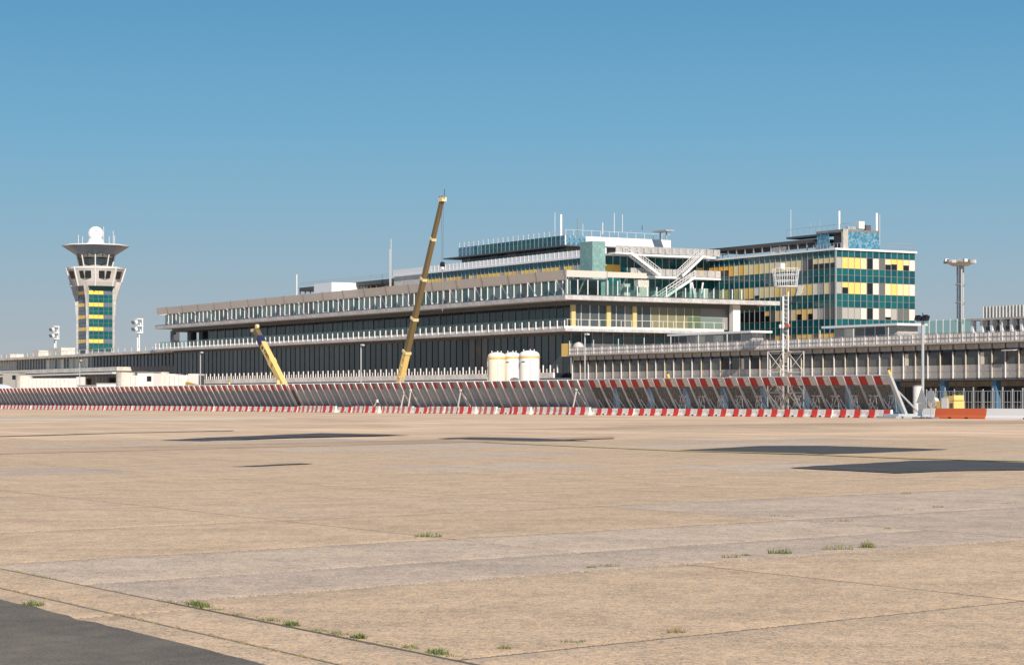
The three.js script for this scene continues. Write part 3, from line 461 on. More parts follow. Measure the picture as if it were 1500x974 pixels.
// ---------- control tower ----------
{
  const D = 633, s = F / D, X = (139.5 - CX) / s, Tw = thing('control_tower', 'concrete control tower with flared cab, white radome and yellow and teal panels', 'tower', [X, 0, -D], null, TH, true);
  const Y = (py) => H + (HY - py) / s, hw = 3.9;
  tb(Tw, 'shaft', M.concDark, -hw, hw, 0, Y(418), -hw, hw);
  const y0 = 0, yTop = Y(419), rh = 5.9 / s;
  const rows = []; for (let k = 0; Y(515) + k * rh < yTop - .3; k++) rows.push(Y(515) + k * rh);
  rows.forEach((y, r) => {
    const win = r % 3 === 2;
    for (let k = 0; k < 5; k++) { const a = -hw + .1 + k * 1.54; const m = !win ? [M.teal, M.teal2][(hash2(k, r) * 2) | 0] : k < 2 ? M.yellow : k === 2 ? [M.creamBlind, M.glassD, M.yellow][r % 3] : hash2(k, r * 3) < .4 ? M.yellow2 : M.glassGrey;
      bx(Tw, 'face_panel', win && k > 2 ? M.bluegrey : m, hw, hw + .08, y + .06, y + rh - .06, hw - .1 - (k + 1) * 1.54 + .06, hw - .1 - k * 1.54 - .06);
      bx(Tw, 'face_panel', win ? M.yellow2 : M.bluegrey, a + .06, a + 1.48, y + .06, y + rh - .06, hw, hw + .08); }
  });
  // corner fins that flare out under the cab
  for (const [sx, sz] of [[1, 1], [1, -1], [-1, 1], [-1, -1]]) {
    const yb = 0, ym = Y(470), yt = Y(414), pts = [[4.9, yb], [4.9, yt], [8.2, yt], [7.4, Y(424)], [6.45, Y(440)], [5.95, ym], [5.8, yb]];
    const sh = new THREE.Shape(); pts.forEach(([x, y], i) => i ? sh.lineTo(x, y) : sh.moveTo(x, y)); const g = new THREE.ExtrudeGeometry(sh, { depth: .6, bevelEnabled: false }); g.translate(0, 0, -.3);
    const m = mesh(Tw, 'fin', g, M.towerWhite); m.rotation.y = -Math.atan2(sz, sx);
  }
  const ring = (name, mat, r0, r1, ya, yb, n = 8) => { const g = new THREE.CylinderGeometry(r1, r0, yb - ya, n, 1); g.rotateY(Math.PI / 8); const m = mesh(Tw, name, g, mat); m.position.y = (ya + yb) / 2; return m; };
  ring('lower_cab', M.towerWhite, 6.7, 8.3, Y(420), Y(393)); ring('cab_ledge', M.whiteDull, 8.35, 8.4, Y(395), Y(392)); ring('cab_waist', M.concDark, 4.6, 4.6, Y(393), Y(388)); ring('upper_cab', M.glassA, 4.5, 5.6, Y(391), Y(368)); ring('cab_roof', M.bluegrey, 5.6, 9.6, Y(374), Y(361)); ring('roof_rim', M.whiteDull, 9.65, 9.6, Y(361), Y(359.5)); ring('roof_drum', M.whiteDull, 3, 2.6, Y(359.5), Y(355)); ring('dome_base', M.white, 2.3, 2, Y(355), Y(350), 16);
  for (let k = 0; k < 8; k++) {
    const a = (k + .5) * Math.PI / 4 + Math.PI / 8 - Math.PI / 8, c = Math.cos(a), sn = Math.sin(a);
    for (let j = -1; j <= 1; j += 1) { const g = bx(Tw, 'cab_window', M.glassD, -.88, .88, 0, 2.2, -.06, .06), R = 7.15; g.position.set(c * R + -sn * j * 1.85, Y(410) + 1.2, sn * R + c * j * 1.85); g.rotation.order = 'YXZ'; g.rotation.y = Math.PI / 2 - a; g.rotation.x = .29; }
    for (const [j, yy] of [[-.5, 1], [.5, 1], [-.5, 3], [.5, 3]]) { const g = bx(Tw, 'control_room_window', yy > 2 ? M.glassGrey : M.glassA, -.95, .95, 0, 1.7, -.05, .05), R = 4.45 + yy * .24; g.position.set(c * R - sn * j * 2.05, Y(391) + .4 + yy, sn * R + c * j * 2.05); g.rotation.order = 'YXZ'; g.rotation.y = Math.PI / 2 - a; g.rotation.x = .235; }
    const a2 = k * Math.PI / 4 + Math.PI / 8; bar(Tw, 'cab_mullion', M.whiteDull, V(Math.cos(a2) * 4.6, Y(391), Math.sin(a2) * 4.6), V(Math.cos(a2) * 5.65, Y(369), Math.sin(a2) * 5.65), .3);
    bar(Tw, 'cab_rib', M.whiteDull, V(Math.cos(a2) * 6.8, Y(420), Math.sin(a2) * 6.8), V(Math.cos(a2) * 8.4, Y(393), Math.sin(a2) * 8.4), .4);
  }
  const dm = mesh(Tw, 'radome', new THREE.SphereGeometry(2.25, 20, 14), M.white); dm.position.y = Y(343);
  for (const [px, py] of [[114, 344], [120, 346], [151, 332], [159, 346], [165, 338], [167, 345]]) { const x = (px - 139.5) / s; bar(Tw, 'antenna', M.whiteDull, V(x * cA, Y(360), x * -sA), V(x * cA, Y(py), x * -sA), .12); }
}

// ---------- blast fence and concrete barriers ----------
const zFence = 45.9, xEnd = PX(1322, zFence), tilt = Math.atan2(1.92, 3.6);
function fenceModule(kind, label) {
  const g = thing('blast_fence', label, 'blast fence', [0, 0, zFence], 'blast fence modules along the apron');
  const on = (t, off = 0) => V(0, .62 + t * Math.cos(tilt) - off * Math.sin(tilt) * -1 * 0, t * Math.sin(tilt)), Ls = 4.08;
  const lean = (name, mat, x0, x1, t0, t1, th, lift) => { const m = bx(g, name, mat, x0, x1, 0, t1 - t0, -th / 2, th / 2), p = on((t0 + t1) / 2); m.position.set((x0 + x1) / 2, p.y - lift * Math.sin(tilt), p.z + lift * Math.cos(tilt)); m.rotation.x = tilt; return m; };
  const skin = kind === 'open' ? M.meshOpen : kind === 'dense' ? M.mesh : kind === 'dark' ? M.sheetDark : M.sheet, edge = kind === 'open' ? M.plate : M.postWhite;
  for (let k = 0; k < 2; k++) {
    const x0 = -2.25 * (k + 1), x1 = x0 + 2.25, red = kind === 'dense' ? M.redFade : M.red;
    lean(kind === 'open' || kind === 'dense' ? 'mesh_panel' : 'sheet_panel', kind === 'sheet' && k ? M.sheet2 : skin, x0 + .07, x1 - .07, .05, kind === 'sheet' ? Ls : 3.05, .05, 0);
    if (kind !== 'sheet') { lean('top_plate', M.plate, x0 + 1.18, x1 - .07, 3.08, Ls, .05, .01); lean('red_plate', kind === 'dense' && k ? M.red : red, x0 + .07, x0 + 1.14, 3.08, Ls, .06, .015); if (kind === 'open' && k === 0) for (let q = 0; q < 4; q++) lean('louvre_slat', M.white, x0 + 1.3, x0 + 1.75, 3.3 + q * .18, 3.37 + q * .18, .07, .05); }
    else lean('red_plate', M.red, x0 + .1, x0 + .85, 3.15, Ls - .05, .06, .03);
    if (kind === 'open') lean('middle_bar', M.darkGrey, x0 + 1.1, x0 + 1.17, .05, 3.05, .06, .02);
    lean('post', kind === 'open' && k ? M.galv : edge, x0 - .06, x0 + (kind === 'open' && !k ? .14 : .08), 0, Ls + .05, .14, .09);
    bar(g, 'back_strut', M.grey, V(x0 + .05, .2, -.9), V(x0 + .05, 1.9, .5), .08);
  }
  lean('top_rail', edge, -4.5, 0, Ls, Ls + .07, .1, 0); bx(g, 'base_beam', M.galv, -4.5, 0, .35, .62, -.2, .15); bx(g, 'ground_sled', M.galv, -4.5, 0, 0, .35, -1.1, -.1);
  return g;
}
const jersey = (len) => { const s = new THREE.Shape(); [[-.3, 0], [.3, 0], [.3, .1], [.19, .3], [.11, .82], [-.11, .82], [-.19, .3], [-.3, .1]].forEach(([x, y], i) => i ? s.lineTo(x, y) : s.moveTo(x, y)); const g = new THREE.ExtrudeGeometry(s, { depth: len, bevelEnabled: false }); g.rotateY(-Math.PI / 2); return g; };
function barrierUnit(kind, label) {
  const g = thing('concrete_barrier', label, 'barrier', [0, 0, zFence + 1.15], 'red and white concrete barriers before the blast fence');
  const body = mesh(g, 'body', jersey(4.46), M.barrier), hs = kind === 'plain' ? 1 : 1.16; body.scale.y = hs;
  const bands = kind === 'wide' ? [[.9, 1.9], [3.0, 4.0]] : kind === 'faded' ? [[.5, 1.25], [2.2, 2.95], [3.6, 4.2]] : [[.1, 1.05], [2.35, 3.3]], m = kind === 'faded' ? M.redFade : M.redB;
  for (const [a, b] of bands) { const r = mesh(g, 'red_band', jersey(b - a), m); r.scale.set(1, hs + .006, 1.03); r.position.x = -a; r.position.y = .004; }
  if (kind === 'plain') for (const x of [-1.75, -3.15]) bx(g, 'fork_slot', M.black, x - .14, x + .14, .06, .2, .27, .318);
  return g;
}
{
  const fs = { open: fenceModule('open', 'see-through mesh blast fence module with red squares, leaning forward'), sheet: fenceModule('sheet', 'smooth grey sheet blast fence module with white edges'), dense: fenceModule('dense', 'fine dark mesh blast fence module with faded red squares'), dark: fenceModule('dark', 'darker sheet blast fence module with wide red corner between smooth grey ones') };
  const bs = { plain: barrierUnit('plain', 'white concrete barrier with bright red squares and black fork slots'), wide: barrierUnit('wide', 'clean white concrete barrier with two broad red bands'), faded: barrierUnit('faded', 'weathered concrete barrier with faded pink-red bands') };
  const used = {}, xL = PX(-40, zFence), n = Math.ceil((xEnd - xL) / 4.5);
  const put = (src, x, z, key) => { const p = W(x, 0, z); if (!used[key]) { used[key] = 1; src.position.copy(p); } else { const c = copyThing(src, p); c.position.x += rr(-.04, .04); c.position.z += rr(-.06, .06); c.rotation.y += rr(-.012, .012); } };
  for (let k = 0; k < n; k++) {
    const x = xEnd - k * 4.5, px = CX + F * (OX + cA * x - sA * zFence) / dep(x, zFence);
    const kind = px > 905 ? 'open' : px > 455 ? (Math.abs(px - 655) < 7 ? 'dark' : 'sheet') : 'dense'; put(fs[kind], x, zFence, kind);
    const bk = px > 905 || px < 455 ? 'plain' : k % 5 === 1 ? 'plain' : k % 3 ? 'faded' : 'wide'; put(bs[bk], x - (bk === 'plain' ? .2 : 0), zFence + 1.15 + (bk === 'wide' ? .45 : 0), 'b' + bk);
  }
  // end frame closing the fence on the right
  const E = thing('fence_end_frame', 'grey steel end frame with sled foot closing the blast fence', 'fence frame', [xEnd + .3, 0, zFence]);
  bar(E, 'post', M.plate, V(.1, .3, -.1), V(.1, 4.3, 2.05), .5, .28); bar(E, 'back_strut', M.galv, V(0, .2, -2.4), V(0, 2.9, 1.1), .16); tb(E, 'sled_foot', M.plate, -1.2, 1.0, 0, .42, -2.4, 1.6); tb(E, 'sled_plate', M.galv, -1.5, 1.3, 0, .2, -2.6, 2.2);
  // props in front of a few sheet panels
  for (const [px, h, lb] of [[592, 2.3, 'white steel prop leaning on the sheet fence beside the crane'], [603, 2.6, 'taller white steel prop crossing the sheet fence beside the crane'], [676, 2.5, 'white steel prop by the dark fence module'], [846, 2.5, 'white steel prop against the sheet fence right of the tanks']]) {
    const x = PX(px, zFence + 1.4), P = thing('fence_prop', lb, 'prop', [x, 0, zFence + .9]);
    const az = .53 * h - .72; bar(P, 'prop_leg', M.white, V(-1.35, .78, .3), V(0, .6 + h, az), .13); bar(P, 'prop_leg', M.white, V(1.0, .7, -.5), V(0, .6 + h, az), .09); bx(P, 'prop_head', M.white, -.18, .18, .5 + h, .74 + h, az - .12, az + .12);
  }
  { const x = PX(552, zFence + 1.5), P = thing('fence_prop', 'short white post with a fallen head before the sheet fence', 'prop', [x, 0, zFence + 1.2]); bar(P, 'prop_leg', M.white, V(-.6, .8, .5), V(.4, 1.7, .5), .12); bx(P, 'prop_head', M.white, .2, .6, 1.5, 1.9, .4, .6); }
  for (const [px, lb] of [[1303, 'amber warning lamp on the fence end frame'], [979, 'amber warning lamp where mesh fence meets sheet fence'], [335, 'amber warning lamp over the fine mesh fence']]) {
    const x = PX(px, zFence + 2), P = thing('warning_lamp', lb, 'warning lamp', [x, 4.2, zFence + 1.95]); bar(P, 'bracket', M.darkGrey, V(.25, -.3, 0), V(.1, .15, 0), .1); const b = mesh(P, 'lamp_body', new THREE.CapsuleGeometry(.13, .34, 4, 10), M.amber); b.position.set(0, .32, 0); b.rotation.z = .45; const c = mesh(P, 'lamp_cap', new THREE.SphereGeometry(.1, 10, 8), M.black); c.position.set(-.18, .66, 0);
  }
}

// ---------- tanks ----------
{
  const tank = (px0, px1, pyT, z, mat, label, circle) => {
    const xa = PX(px0, z), r0 = F / dep(xa, z), pxc = (px0 + px1) / 2, x = PX(pxc, z), r = (px1 - px0) / 2 / (F / dep(x, z)), yt = PY(pyT, x, z), g = thing('storage_tank', label, 'tank', [x, 0, z], 'upright tanks behind the fence');
    const hs = yt - r * .5, prof = [[0, 0], [r, 0], [r, hs - .35]], dome = [[r, hs], [r * .97, hs + r * .16], [r * .8, hs + r * .33], [r * .45, hs + r * .45], [0, hs + r * .5]];
    mesh(g, 'tank_shell', new THREE.LatheGeometry(prof.map(p => new THREE.Vector2(...p)), 40), mat); mesh(g, 'tank_dome', new THREE.LatheGeometry([[r * .985, hs - .34], ...dome].map(p => new THREE.Vector2(...p)), 40), mat);
    mesh(g, 'orange_band', new THREE.LatheGeometry([[r + .01, hs - .4], [r + .05, hs - .4], [r + .05, hs - .1], [r + .01, hs - .1]].map(p => new THREE.Vector2(...p)), 40), M.tankBand);
    for (let k = 0; k < 3; k++) { const a = k * 2.1 + .4; bar(g, 'lifting_lug', M.white, V(Math.cos(a) * r * .6, hs + r * .36, Math.sin(a) * r * .6), V(Math.cos(a) * r * .6, hs + r * .36 + .35, Math.sin(a) * r * .6), .1); }
    bar(g, 'ladder_rail', M.white, V(-r * .5, 1, r * .9), V(-r * .5, hs - .2, r * .9), .08); bar(g, 'drain_pipe', M.whiteDull, V(r * .93, .5, r * .42), V(r * .93, hs - .6, r * .42), .12);
    const facing = Math.PI * .5 - TH + Math.PI;                     // marks face the apron
    if (circle) { const t = mesh(g, 'painted_ring', new THREE.TorusGeometry(.62, .035, 6, 28), M.darkGrey); const a = 1.95; t.position.set(Math.cos(a) * (r + .02) , 6.1, Math.sin(a) * (r + .02)); t.rotation.y = Math.PI / 2 - a; }
    else { const a = 1.75; for (const [dy, w] of [[0, .5], [-.35, .35]]) { const b = bx(g, 'painted_mark', M.bluegrey, -w / 2, w / 2, 0, .2, -.02, .02); b.position.set(Math.cos(a) * (r + .02), hs - 1.2 + dy, Math.sin(a) * (r + .02)); b.rotation.y = Math.PI / 2 - a; } const b = bx(g, 'painted_mark', M.black, -.3, .3, 0, .12, -.02, .02), a2 = 1.2; b.position.set(Math.cos(a2) * (r + .02), hs - .95, Math.sin(a2) * (r + .02)); b.rotation.y = Math.PI / 2 - a2; }
    return g;
  };
  tank(714.5, 741, 515.5, 26, M.tankCream, 'cream tank with a painted ring, leftmost of three behind the fence', true); tank(738.5, 762, 515.5, 23, M.tankWhite, 'white tank between the cream tank and the taller tank', false); tank(760.5, 790.5, 513, 25, M.tankWhite, 'widest and tallest white tank of the three', false);
}

// ---------- cranes ----------
const font = await new FontLoader().loadAsync('fonts/droid/droid_sans_bold.typeface.json');
function carrier(g, mat) {
  bx(g, 'carrier_deck', mat, -5.5, 5.5, .9, 1.5, -1.3, 1.3); bx(g, 'cab', mat, 3.2, 5.5, 1.5, 2.9, -1.25, .2); bx(g, 'cab_window', M.glassD, 5.5, 5.53, 2.0, 2.75, -1.1, .1); bx(g, 'turntable', mat, -2.6, .6, 1.5, 2.6, -1.2, 1.2);
  for (const x of [-4.4, -2.9, 2.4, 4.2]) for (const z of [-1.25, 1.25]) { const w = mesh(g, 'wheel', UC, M.black); { const rim = mesh(w, 'rim', UC, M.steel); rim.scale.set(.5, 1.04, .5); } w.scale.set(1.1, .4, 1.1); w.rotation.x = Math.PI / 2; w.position.set(x, .55, z); }
}
{
  const z = 18, xb = PX(580, z), xt = PX(647.5, z), yb = 2.2, yt = PY(293, xt, z), g = thing('mobile_crane', 'mobile crane with long shade-toned ochre telescopic boom raised high', 'crane', [xb, 0, z]);
  carrier(g, M.craneShade);
  const A = V(0, yb, 0), Bv = V(xt - xb, yt, 0), at = (t) => A.clone().lerp(Bv, t), secs = [[0, .24, 1.12], [.22, .4, 1.0], [.39, .6, .9], [.59, .8, .8], [.79, 1, .7]];
  secs.forEach(([a, b, w], i) => { bar(g, 'boom_section', i ? M.craneShade : M.crane, at(a), at(b), w, w * .8); if (i) bar(g, 'boom_collar', M.pale, at(a + .012), at(a + .024), w * 1.35, w * 1.1); });  // sections above the base have the shaded side painted into their colour
  bx(g, 'boom_head', M.pale, Bv.x - .55, Bv.x + .75, yt - .25, yt + .4, -.4, .4); for (const q of [-.3, .5]) { const sv = mesh(g, 'head_sheave', new THREE.CylinderGeometry(.32, .32, .3, 14), M.rib); sv.rotation.x = Math.PI / 2; sv.position.set(Bv.x + q, yt + .35, .15); } joinBars(g, 'boom_rope', M.darkGrey, [[at(.02).add(V(-.75, 0, .2)), at(.98).add(V(-.5, 0, .2))], [at(.02).add(V(-.75, 0, -.2)), at(.98).add(V(-.5, 0, -.2))]], .04); for (let q = 0; q < 7; q++) { const p = at(.05 + q * .03); bx(g, 'base_fitting', q % 2 ? M.rib : M.pale, p.x - .2 + (q % 3) * .15, p.x + .05 + (q % 3) * .15, p.y - .18, p.y + .12, .44, .52); } bar(g, 'head_aerial', M.darkGrey, V(Bv.x + .7, yt, 0), V(Bv.x + .8, yt + 1.7, 0), .1);
  const hk = PY(388, xt, z), lo = PY(456, xt, z), hx = Bv.x + .45;
  for (const dx of [-.28, .28]) bar(g, 'hoist_rope', M.darkGrey, V(hx + dx, yt - .2, .2), V(hx + dx * .6, hk + .6, .2), .05, .05, true);
  const hb = mesh(g, 'hook_block', new THREE.CylinderGeometry(.48, .48, .4, 16), M.black); hb.rotation.x = Math.PI / 2; hb.position.set(hx, hk, .2); bx(g, 'hook_plate', M.white, hx - .3, hx + .3, hk - .75, hk - .35, .1, .45); bar(g, 'hook_chain', M.rib, V(hx, hk - .7, .2), V(hx, lo, .2), .14, .14, true);
  bar(g, 'lift_cylinder', M.galv, V(1.4, 2.0, 0), at(.16), .4, .4, true);
}
{
  const z = 20, xb = PX(424, z), xt = PX(376, z), yb = 2.4, yt = PY(487, xt, z), g = thing('mobile_crane', 'mobile crane with short bright yellow boom and dark lettering', 'crane', [xb, 0, z]);
  carrier(g, M.crane);
  const A = V(0, yb, 0), Bv = V(xt - xb, yt, 0), at = (t) => A.clone().lerp(Bv, t), w = 1.25;
  bar(g, 'boom_section', M.crane, at(0), at(.82), w, w * .8); bar(g, 'boom_section', M.crane, at(.5), at(.56), w * 1.1, w * .95); bar(g, 'boom_collar', M.blueDark, at(.8), at(.92), w * .92, w * .9); bar(g, 'boom_head', M.craneShade, at(.9), at(1.04), w * .9, w * .7);
  const e = at(1.03); bx(g, 'boom_nose', M.pale, e.x - 1.6, e.x, e.y - .2, e.y + .35, -.4, .4); const sh = mesh(g, 'head_sheave', new THREE.CylinderGeometry(.42, .42, .5, 14), M.pale); sh.rotation.x = Math.PI / 2; sh.position.set(e.x + .45, e.y + .75, 0);
  bar(g, 'lift_cylinder', M.galv, V(-1.5, 2.4, .3), at(.55), .34, .34, true); bar(g, 'outrigger_arm', M.crane, V(-1.6, 1.5, 1.2), V(-2.6, 5.4, 1.2), .5); 
  const dir = Bv.clone().sub(A).normalize(), tg = new TextGeometry('PONTICELLI', { font, size: .8, depth: .02, curveSegments: 3 }); tg.computeBoundingBox(); const tw = tg.boundingBox.max.x;
  const tm = mesh(g, 'boom_lettering', tg, M.black), sc = 4.6 / tw; tm.scale.set(sc, 1, 1); tm.rotation.z = Math.atan2(-dir.y, -dir.x); const o = at(.72); tm.position.set(o.x + .12, o.y - .28, w * .4 + .01);
  const lg = bx(g, 'boom_emblem', M.black, -.4, .4, -.25, .25, 0, .02); const p = at(.755); lg.position.set(p.x - .05, p.y, w * .4 + .01); lg.rotation.z = Math.atan2(dir.y, dir.x) + .5;
}
{ // low yellow loader arm over the fence
  const z = 36, x = PX(281, z), g = thing('yellow_loader', 'yellow loader with its folded arm showing above the fine mesh fence', 'loader', [x, 0, z]);
  bx(g, 'body', M.amber, -1, 4.5, .8, 2.6, -1.2, 1.2); bx(g, 'cab', M.amber, .2, 2, 2.6, 3.9, -.8, .8); bx(g, 'cab_window', M.glassD, .4, 1.8, 3, 3.7, .8, .83); for (const a of [0, 3.6]) for (const s of [-1.2, 1.2]) { const w = mesh(g, 'wheel', UC, M.black); { const rim = mesh(w, 'rim', UC, M.steel); rim.scale.set(.5, 1.04, .5); } w.scale.set(1.4, .5, 1.4); w.rotation.x = Math.PI / 2; w.position.set(a, .7, s); }
  bar(g, 'arm', M.amber, V(-.8, 3.6, .9), V(-.2, 5.0, .9), .45); bar(g, 'arm', M.amber, V(-.3, 4.95, .9), V(5.2, 4.3, .9), .42); bar(g, 'arm_tip', M.orangeB, V(5.2, 4.35, .9), V(7.4, 4.15, .9), .2);
}

// ---------- masts and lamp posts ----------
function lampPost(px, pyT, z, label, head) {
  const x = PX(px, z), yt = PY(pyT, x, z), g = thing('lamp_post', label, 'lamp post', [x, 0, z], 'slim grey lamp posts'); bar(g, 'pole', M.galv, V(0, 0, 0), V(0, yt, 0), head ? .34 : .24, head ? .34 : .24, true);
  if (head) { bx(g, 'cross_arm', M.darkGrey, -.9, .9, yt, yt + .15, -.1, .1); for (const s of [-1, 1]) { const l = bx(g, 'floodlight', M.black, -.35, .35, -.25, .3, -.2, .25); l.position.set(s * .6, yt + .3, .1); l.rotation.x = -.4; } bar(g, 'aerial', M.darkGrey, V(0, yt, 0), V(0, yt + .9, 0), .08); }
  else { bx(g, 'lamp_arm', M.galv, -.1, .7, yt - .12, yt, -.08, .08); bx(g, 'lamp_head', M.whiteDull, .2, 1.0, yt - .3, yt - .1, -.2, .2); }
}
lampPost(293, 515, 12, 'slim lamp post before the left end of the terminal', false); lampPost(528.5, 504, 14, 'slim lamp post before the middle of the terminal', false); lampPost(857, 488, 8, 'slim lamp post where the wing meets the terminal', false); lampPost(1352.5, 470, 30, 'tall lamp post with twin black floodlights beside the fence end', true); lampPost(116, 527, 8, 'slim lamp post before the distant wing', false);
{ // lattice mast with cage and scaffold foot
  const z = 4, x = PX(1151.5, z), g = thing('cage_mast', 'white ladder mast with a round cage on a scaffold stair', 'mast', [x, 0, z]), Y = (py) => PY(py, x, z);
  for (const dx of [-.42, .42]) bar(g, 'mast_pole', M.white, V(dx * 1.3, 0, 0), V(dx * 1.3, Y(419), 0), dx < 0 ? .32 : .16, dx < 0 ? .32 : .16, true);
  for (let k = 0; k < 22; k++) { const y = 4 + k * (Y(421) - 4) / 22; bx(g, 'rung', M.white, -.5, .5, y, y + .1, -.06, .06); }
  const y0 = Y(420), y1 = Y(393.5), r0 = 1.55, r1 = 1.85, fl = mesh(g, 'cage_floor', new THREE.CylinderGeometry(r0 + .1, r0 + .1, .14, 20), M.whiteDull); fl.position.y = y0;
  for (let k = 0; k < 16; k++) { const a = k * Math.PI / 8; bar(g, 'cage_bar', M.white, V(Math.cos(a) * r0, y0, Math.sin(a) * r0), V(Math.cos(a) * r1, y1, Math.sin(a) * r1), .05); }
  for (const t of [.33, .66, 1]) { const tr = mesh(g, 'cage_hoop', new THREE.TorusGeometry(r0 + (r1 - r0) * t, .035, 6, 28), M.white); tr.rotation.x = Math.PI / 2; tr.position.y = y0 + (y1 - y0) * t; }
  bx(g, 'camera_box', M.whiteDull, -1.3, -.6, y1, y1 + .8, -.4, .4); bx(g, 'signal_box', M.redFade, .4, 1.1, Y(479), Y(475), .1, .5); bx(g, 'small_box', M.white, -1.1, -.85, Y(480), Y(475), .1, .3);
  const s0 = .2, s1 = Y(515), w = 1.75; const L = []; for (const [a, b] of [[-w, -w], [w, -w], [-w, w], [w, w]]) L.push([V(a, 0, b), V(a, s1, b), .16]);
  for (let k = 0; k < 3; k++) { const a = k * s1 / 3, b = (k + 1) * s1 / 3; for (const zz of [-w, w]) { L.push([V(-w, a, zz), V(w, b, zz)], [V(-w, b, zz), V(w, b, zz)], [V(w, a, zz), V(-w, b, zz)]); } } joinBars(g, 'scaffold_frame', M.whiteDull, L, .1);
  for (let k = 0; k < 3; k++) { const s = bar(g, 'stair_flight', M.conc, V(-w + .3, k * s1 / 3 + .2, .4), V(w - .3, (k + 1) * s1 / 3, .4), .1, .8); }
}
function floodMast(px, pyT, pyB, z, label) { // low twin-pole floodlight gantries far away
  const x = PX(px, z), Y = (py) => PY(py, x, z), g = thing('floodlight_gantry', label, 'floodlight', [x, 0, z], 'white twin-pole floodlight gantries'), w = 1.35;
  for (const s of [-.6, .6]) bar(g, 'pole', M.white, V(s, 0, 0), V(s, Y(pyB), 0), .35, .35, true);
  const a = Y(pyB), b = Y(pyT + 3); for (const y of [a, (a + b) / 2, b]) bx(g, 'frame_rail', M.white, -w, w, y, y + .25, -.8, .8); for (const s of [-w, 0, w]) bx(g, 'frame_post', M.white, s - .1, s + .1, a, b, -.7, -.5);
  for (const y of [a + .6, (a + b) / 2 + .6]) for (const s of [-1.5, -.5, .6]) { const l = bx(g, 'floodlight', s < 0 ? M.grey : M.white, -.4, .4, 0, .9, -.3, .3); l.position.set(s, y + .5, .9); l.rotation.x = .4; }
}
{ const cl = [[8, 8, 5, 9, M.greyBlind, 'grey service cabin before the distant wing'], [100, 10, 6, 4.5, M.whiteDull, 'pale apron container before the distant wing'], [118, 12, 9, 5.2, M.panelGrey, 'grey apron container beside the jet bridge'], [146, 12, 6, 5.6, M.white, 'white apron container left of the rotunda'], [206, 18, 4, 7.6, M.white, 'tall white cabin beside the rotunda']]; for (const [px, z, w, h, m, lb] of cl) { const x = PX(px, z), g = thing('apron_cabin', lb, 'cabin', [x, 0, z], null, TH + .6); tb(g, 'body', m, 0, w, .4, h, -1.4, 1.4); bx(g, 'roof_edge', M.grey, -.1, w + .1, h, h + .18, -1.5, 1.5); bx(g, 'door', M.darkGrey, w * .3, w * .3 + 1, .5, 2.6, 1.4, 1.45); bx(g, 'window', M.glassD, w * .6, w * .6 + 1.1, h - 1.8, h - .7, 1.4, 1.45); } }
floodMast(80, 476, 497, -30, 'white twin-pole floodlight gantry left of the control tower'); floodMast(202, 465, 488, -22, 'white twin-pole floodlight gantry between control tower and terminal');
{
  const z = -40, x = PX(1407.5, z), Y = (py) => PY(py, x, z), g = thing('high_mast', 'tall triple-pole floodlight mast with round crown behind the wing', 'mast', [x, 0, z]), yc = Y(390);
  for (const [dx, dz] of [[-.55, 0], [.55, .3], [.1, -.5]]) bar(g, 'pole', M.galv, V(dx * 1.1, 0, dz), V(dx * 1.1, yc, dz), .3, .3, true); bar(g, 'ladder_pole', M.galv, V(.1, 0, .1), V(.1, yc, .1), .4, .4, true);
  for (let k = 1; k < 8; k++) { const t = mesh(g, 'tie_ring', new THREE.TorusGeometry(.75, .06, 5, 16), M.grey); t.rotation.x = Math.PI / 2; t.position.y = yc * k / 8; }
  const cr = mesh(g, 'crown', new THREE.CylinderGeometry(2.2, 1.2, .55, 20), M.galv); cr.position.y = yc + .3;
  for (let k = 0; k < 16; k++) { const a = k * Math.PI / 8, l = bx(g, 'floodlight', k % 2 ? M.whiteDull : M.grey, -.3, .3, -.2, .25, -.25, .25); l.position.set(Math.cos(a) * 2.2, yc + .65 + (k % 3) * .12, Math.sin(a) * 2.2); l.rotation.y = -a; } for (let k = 0; k < 8; k++) { const a = k * Math.PI / 4; bar(g, 'crown_arm', M.galv, V(Math.cos(a) * .4, yc + .4, Math.sin(a) * .4), V(Math.cos(a) * 2.5, yc + .75, Math.sin(a) * 2.5), .12); }
}

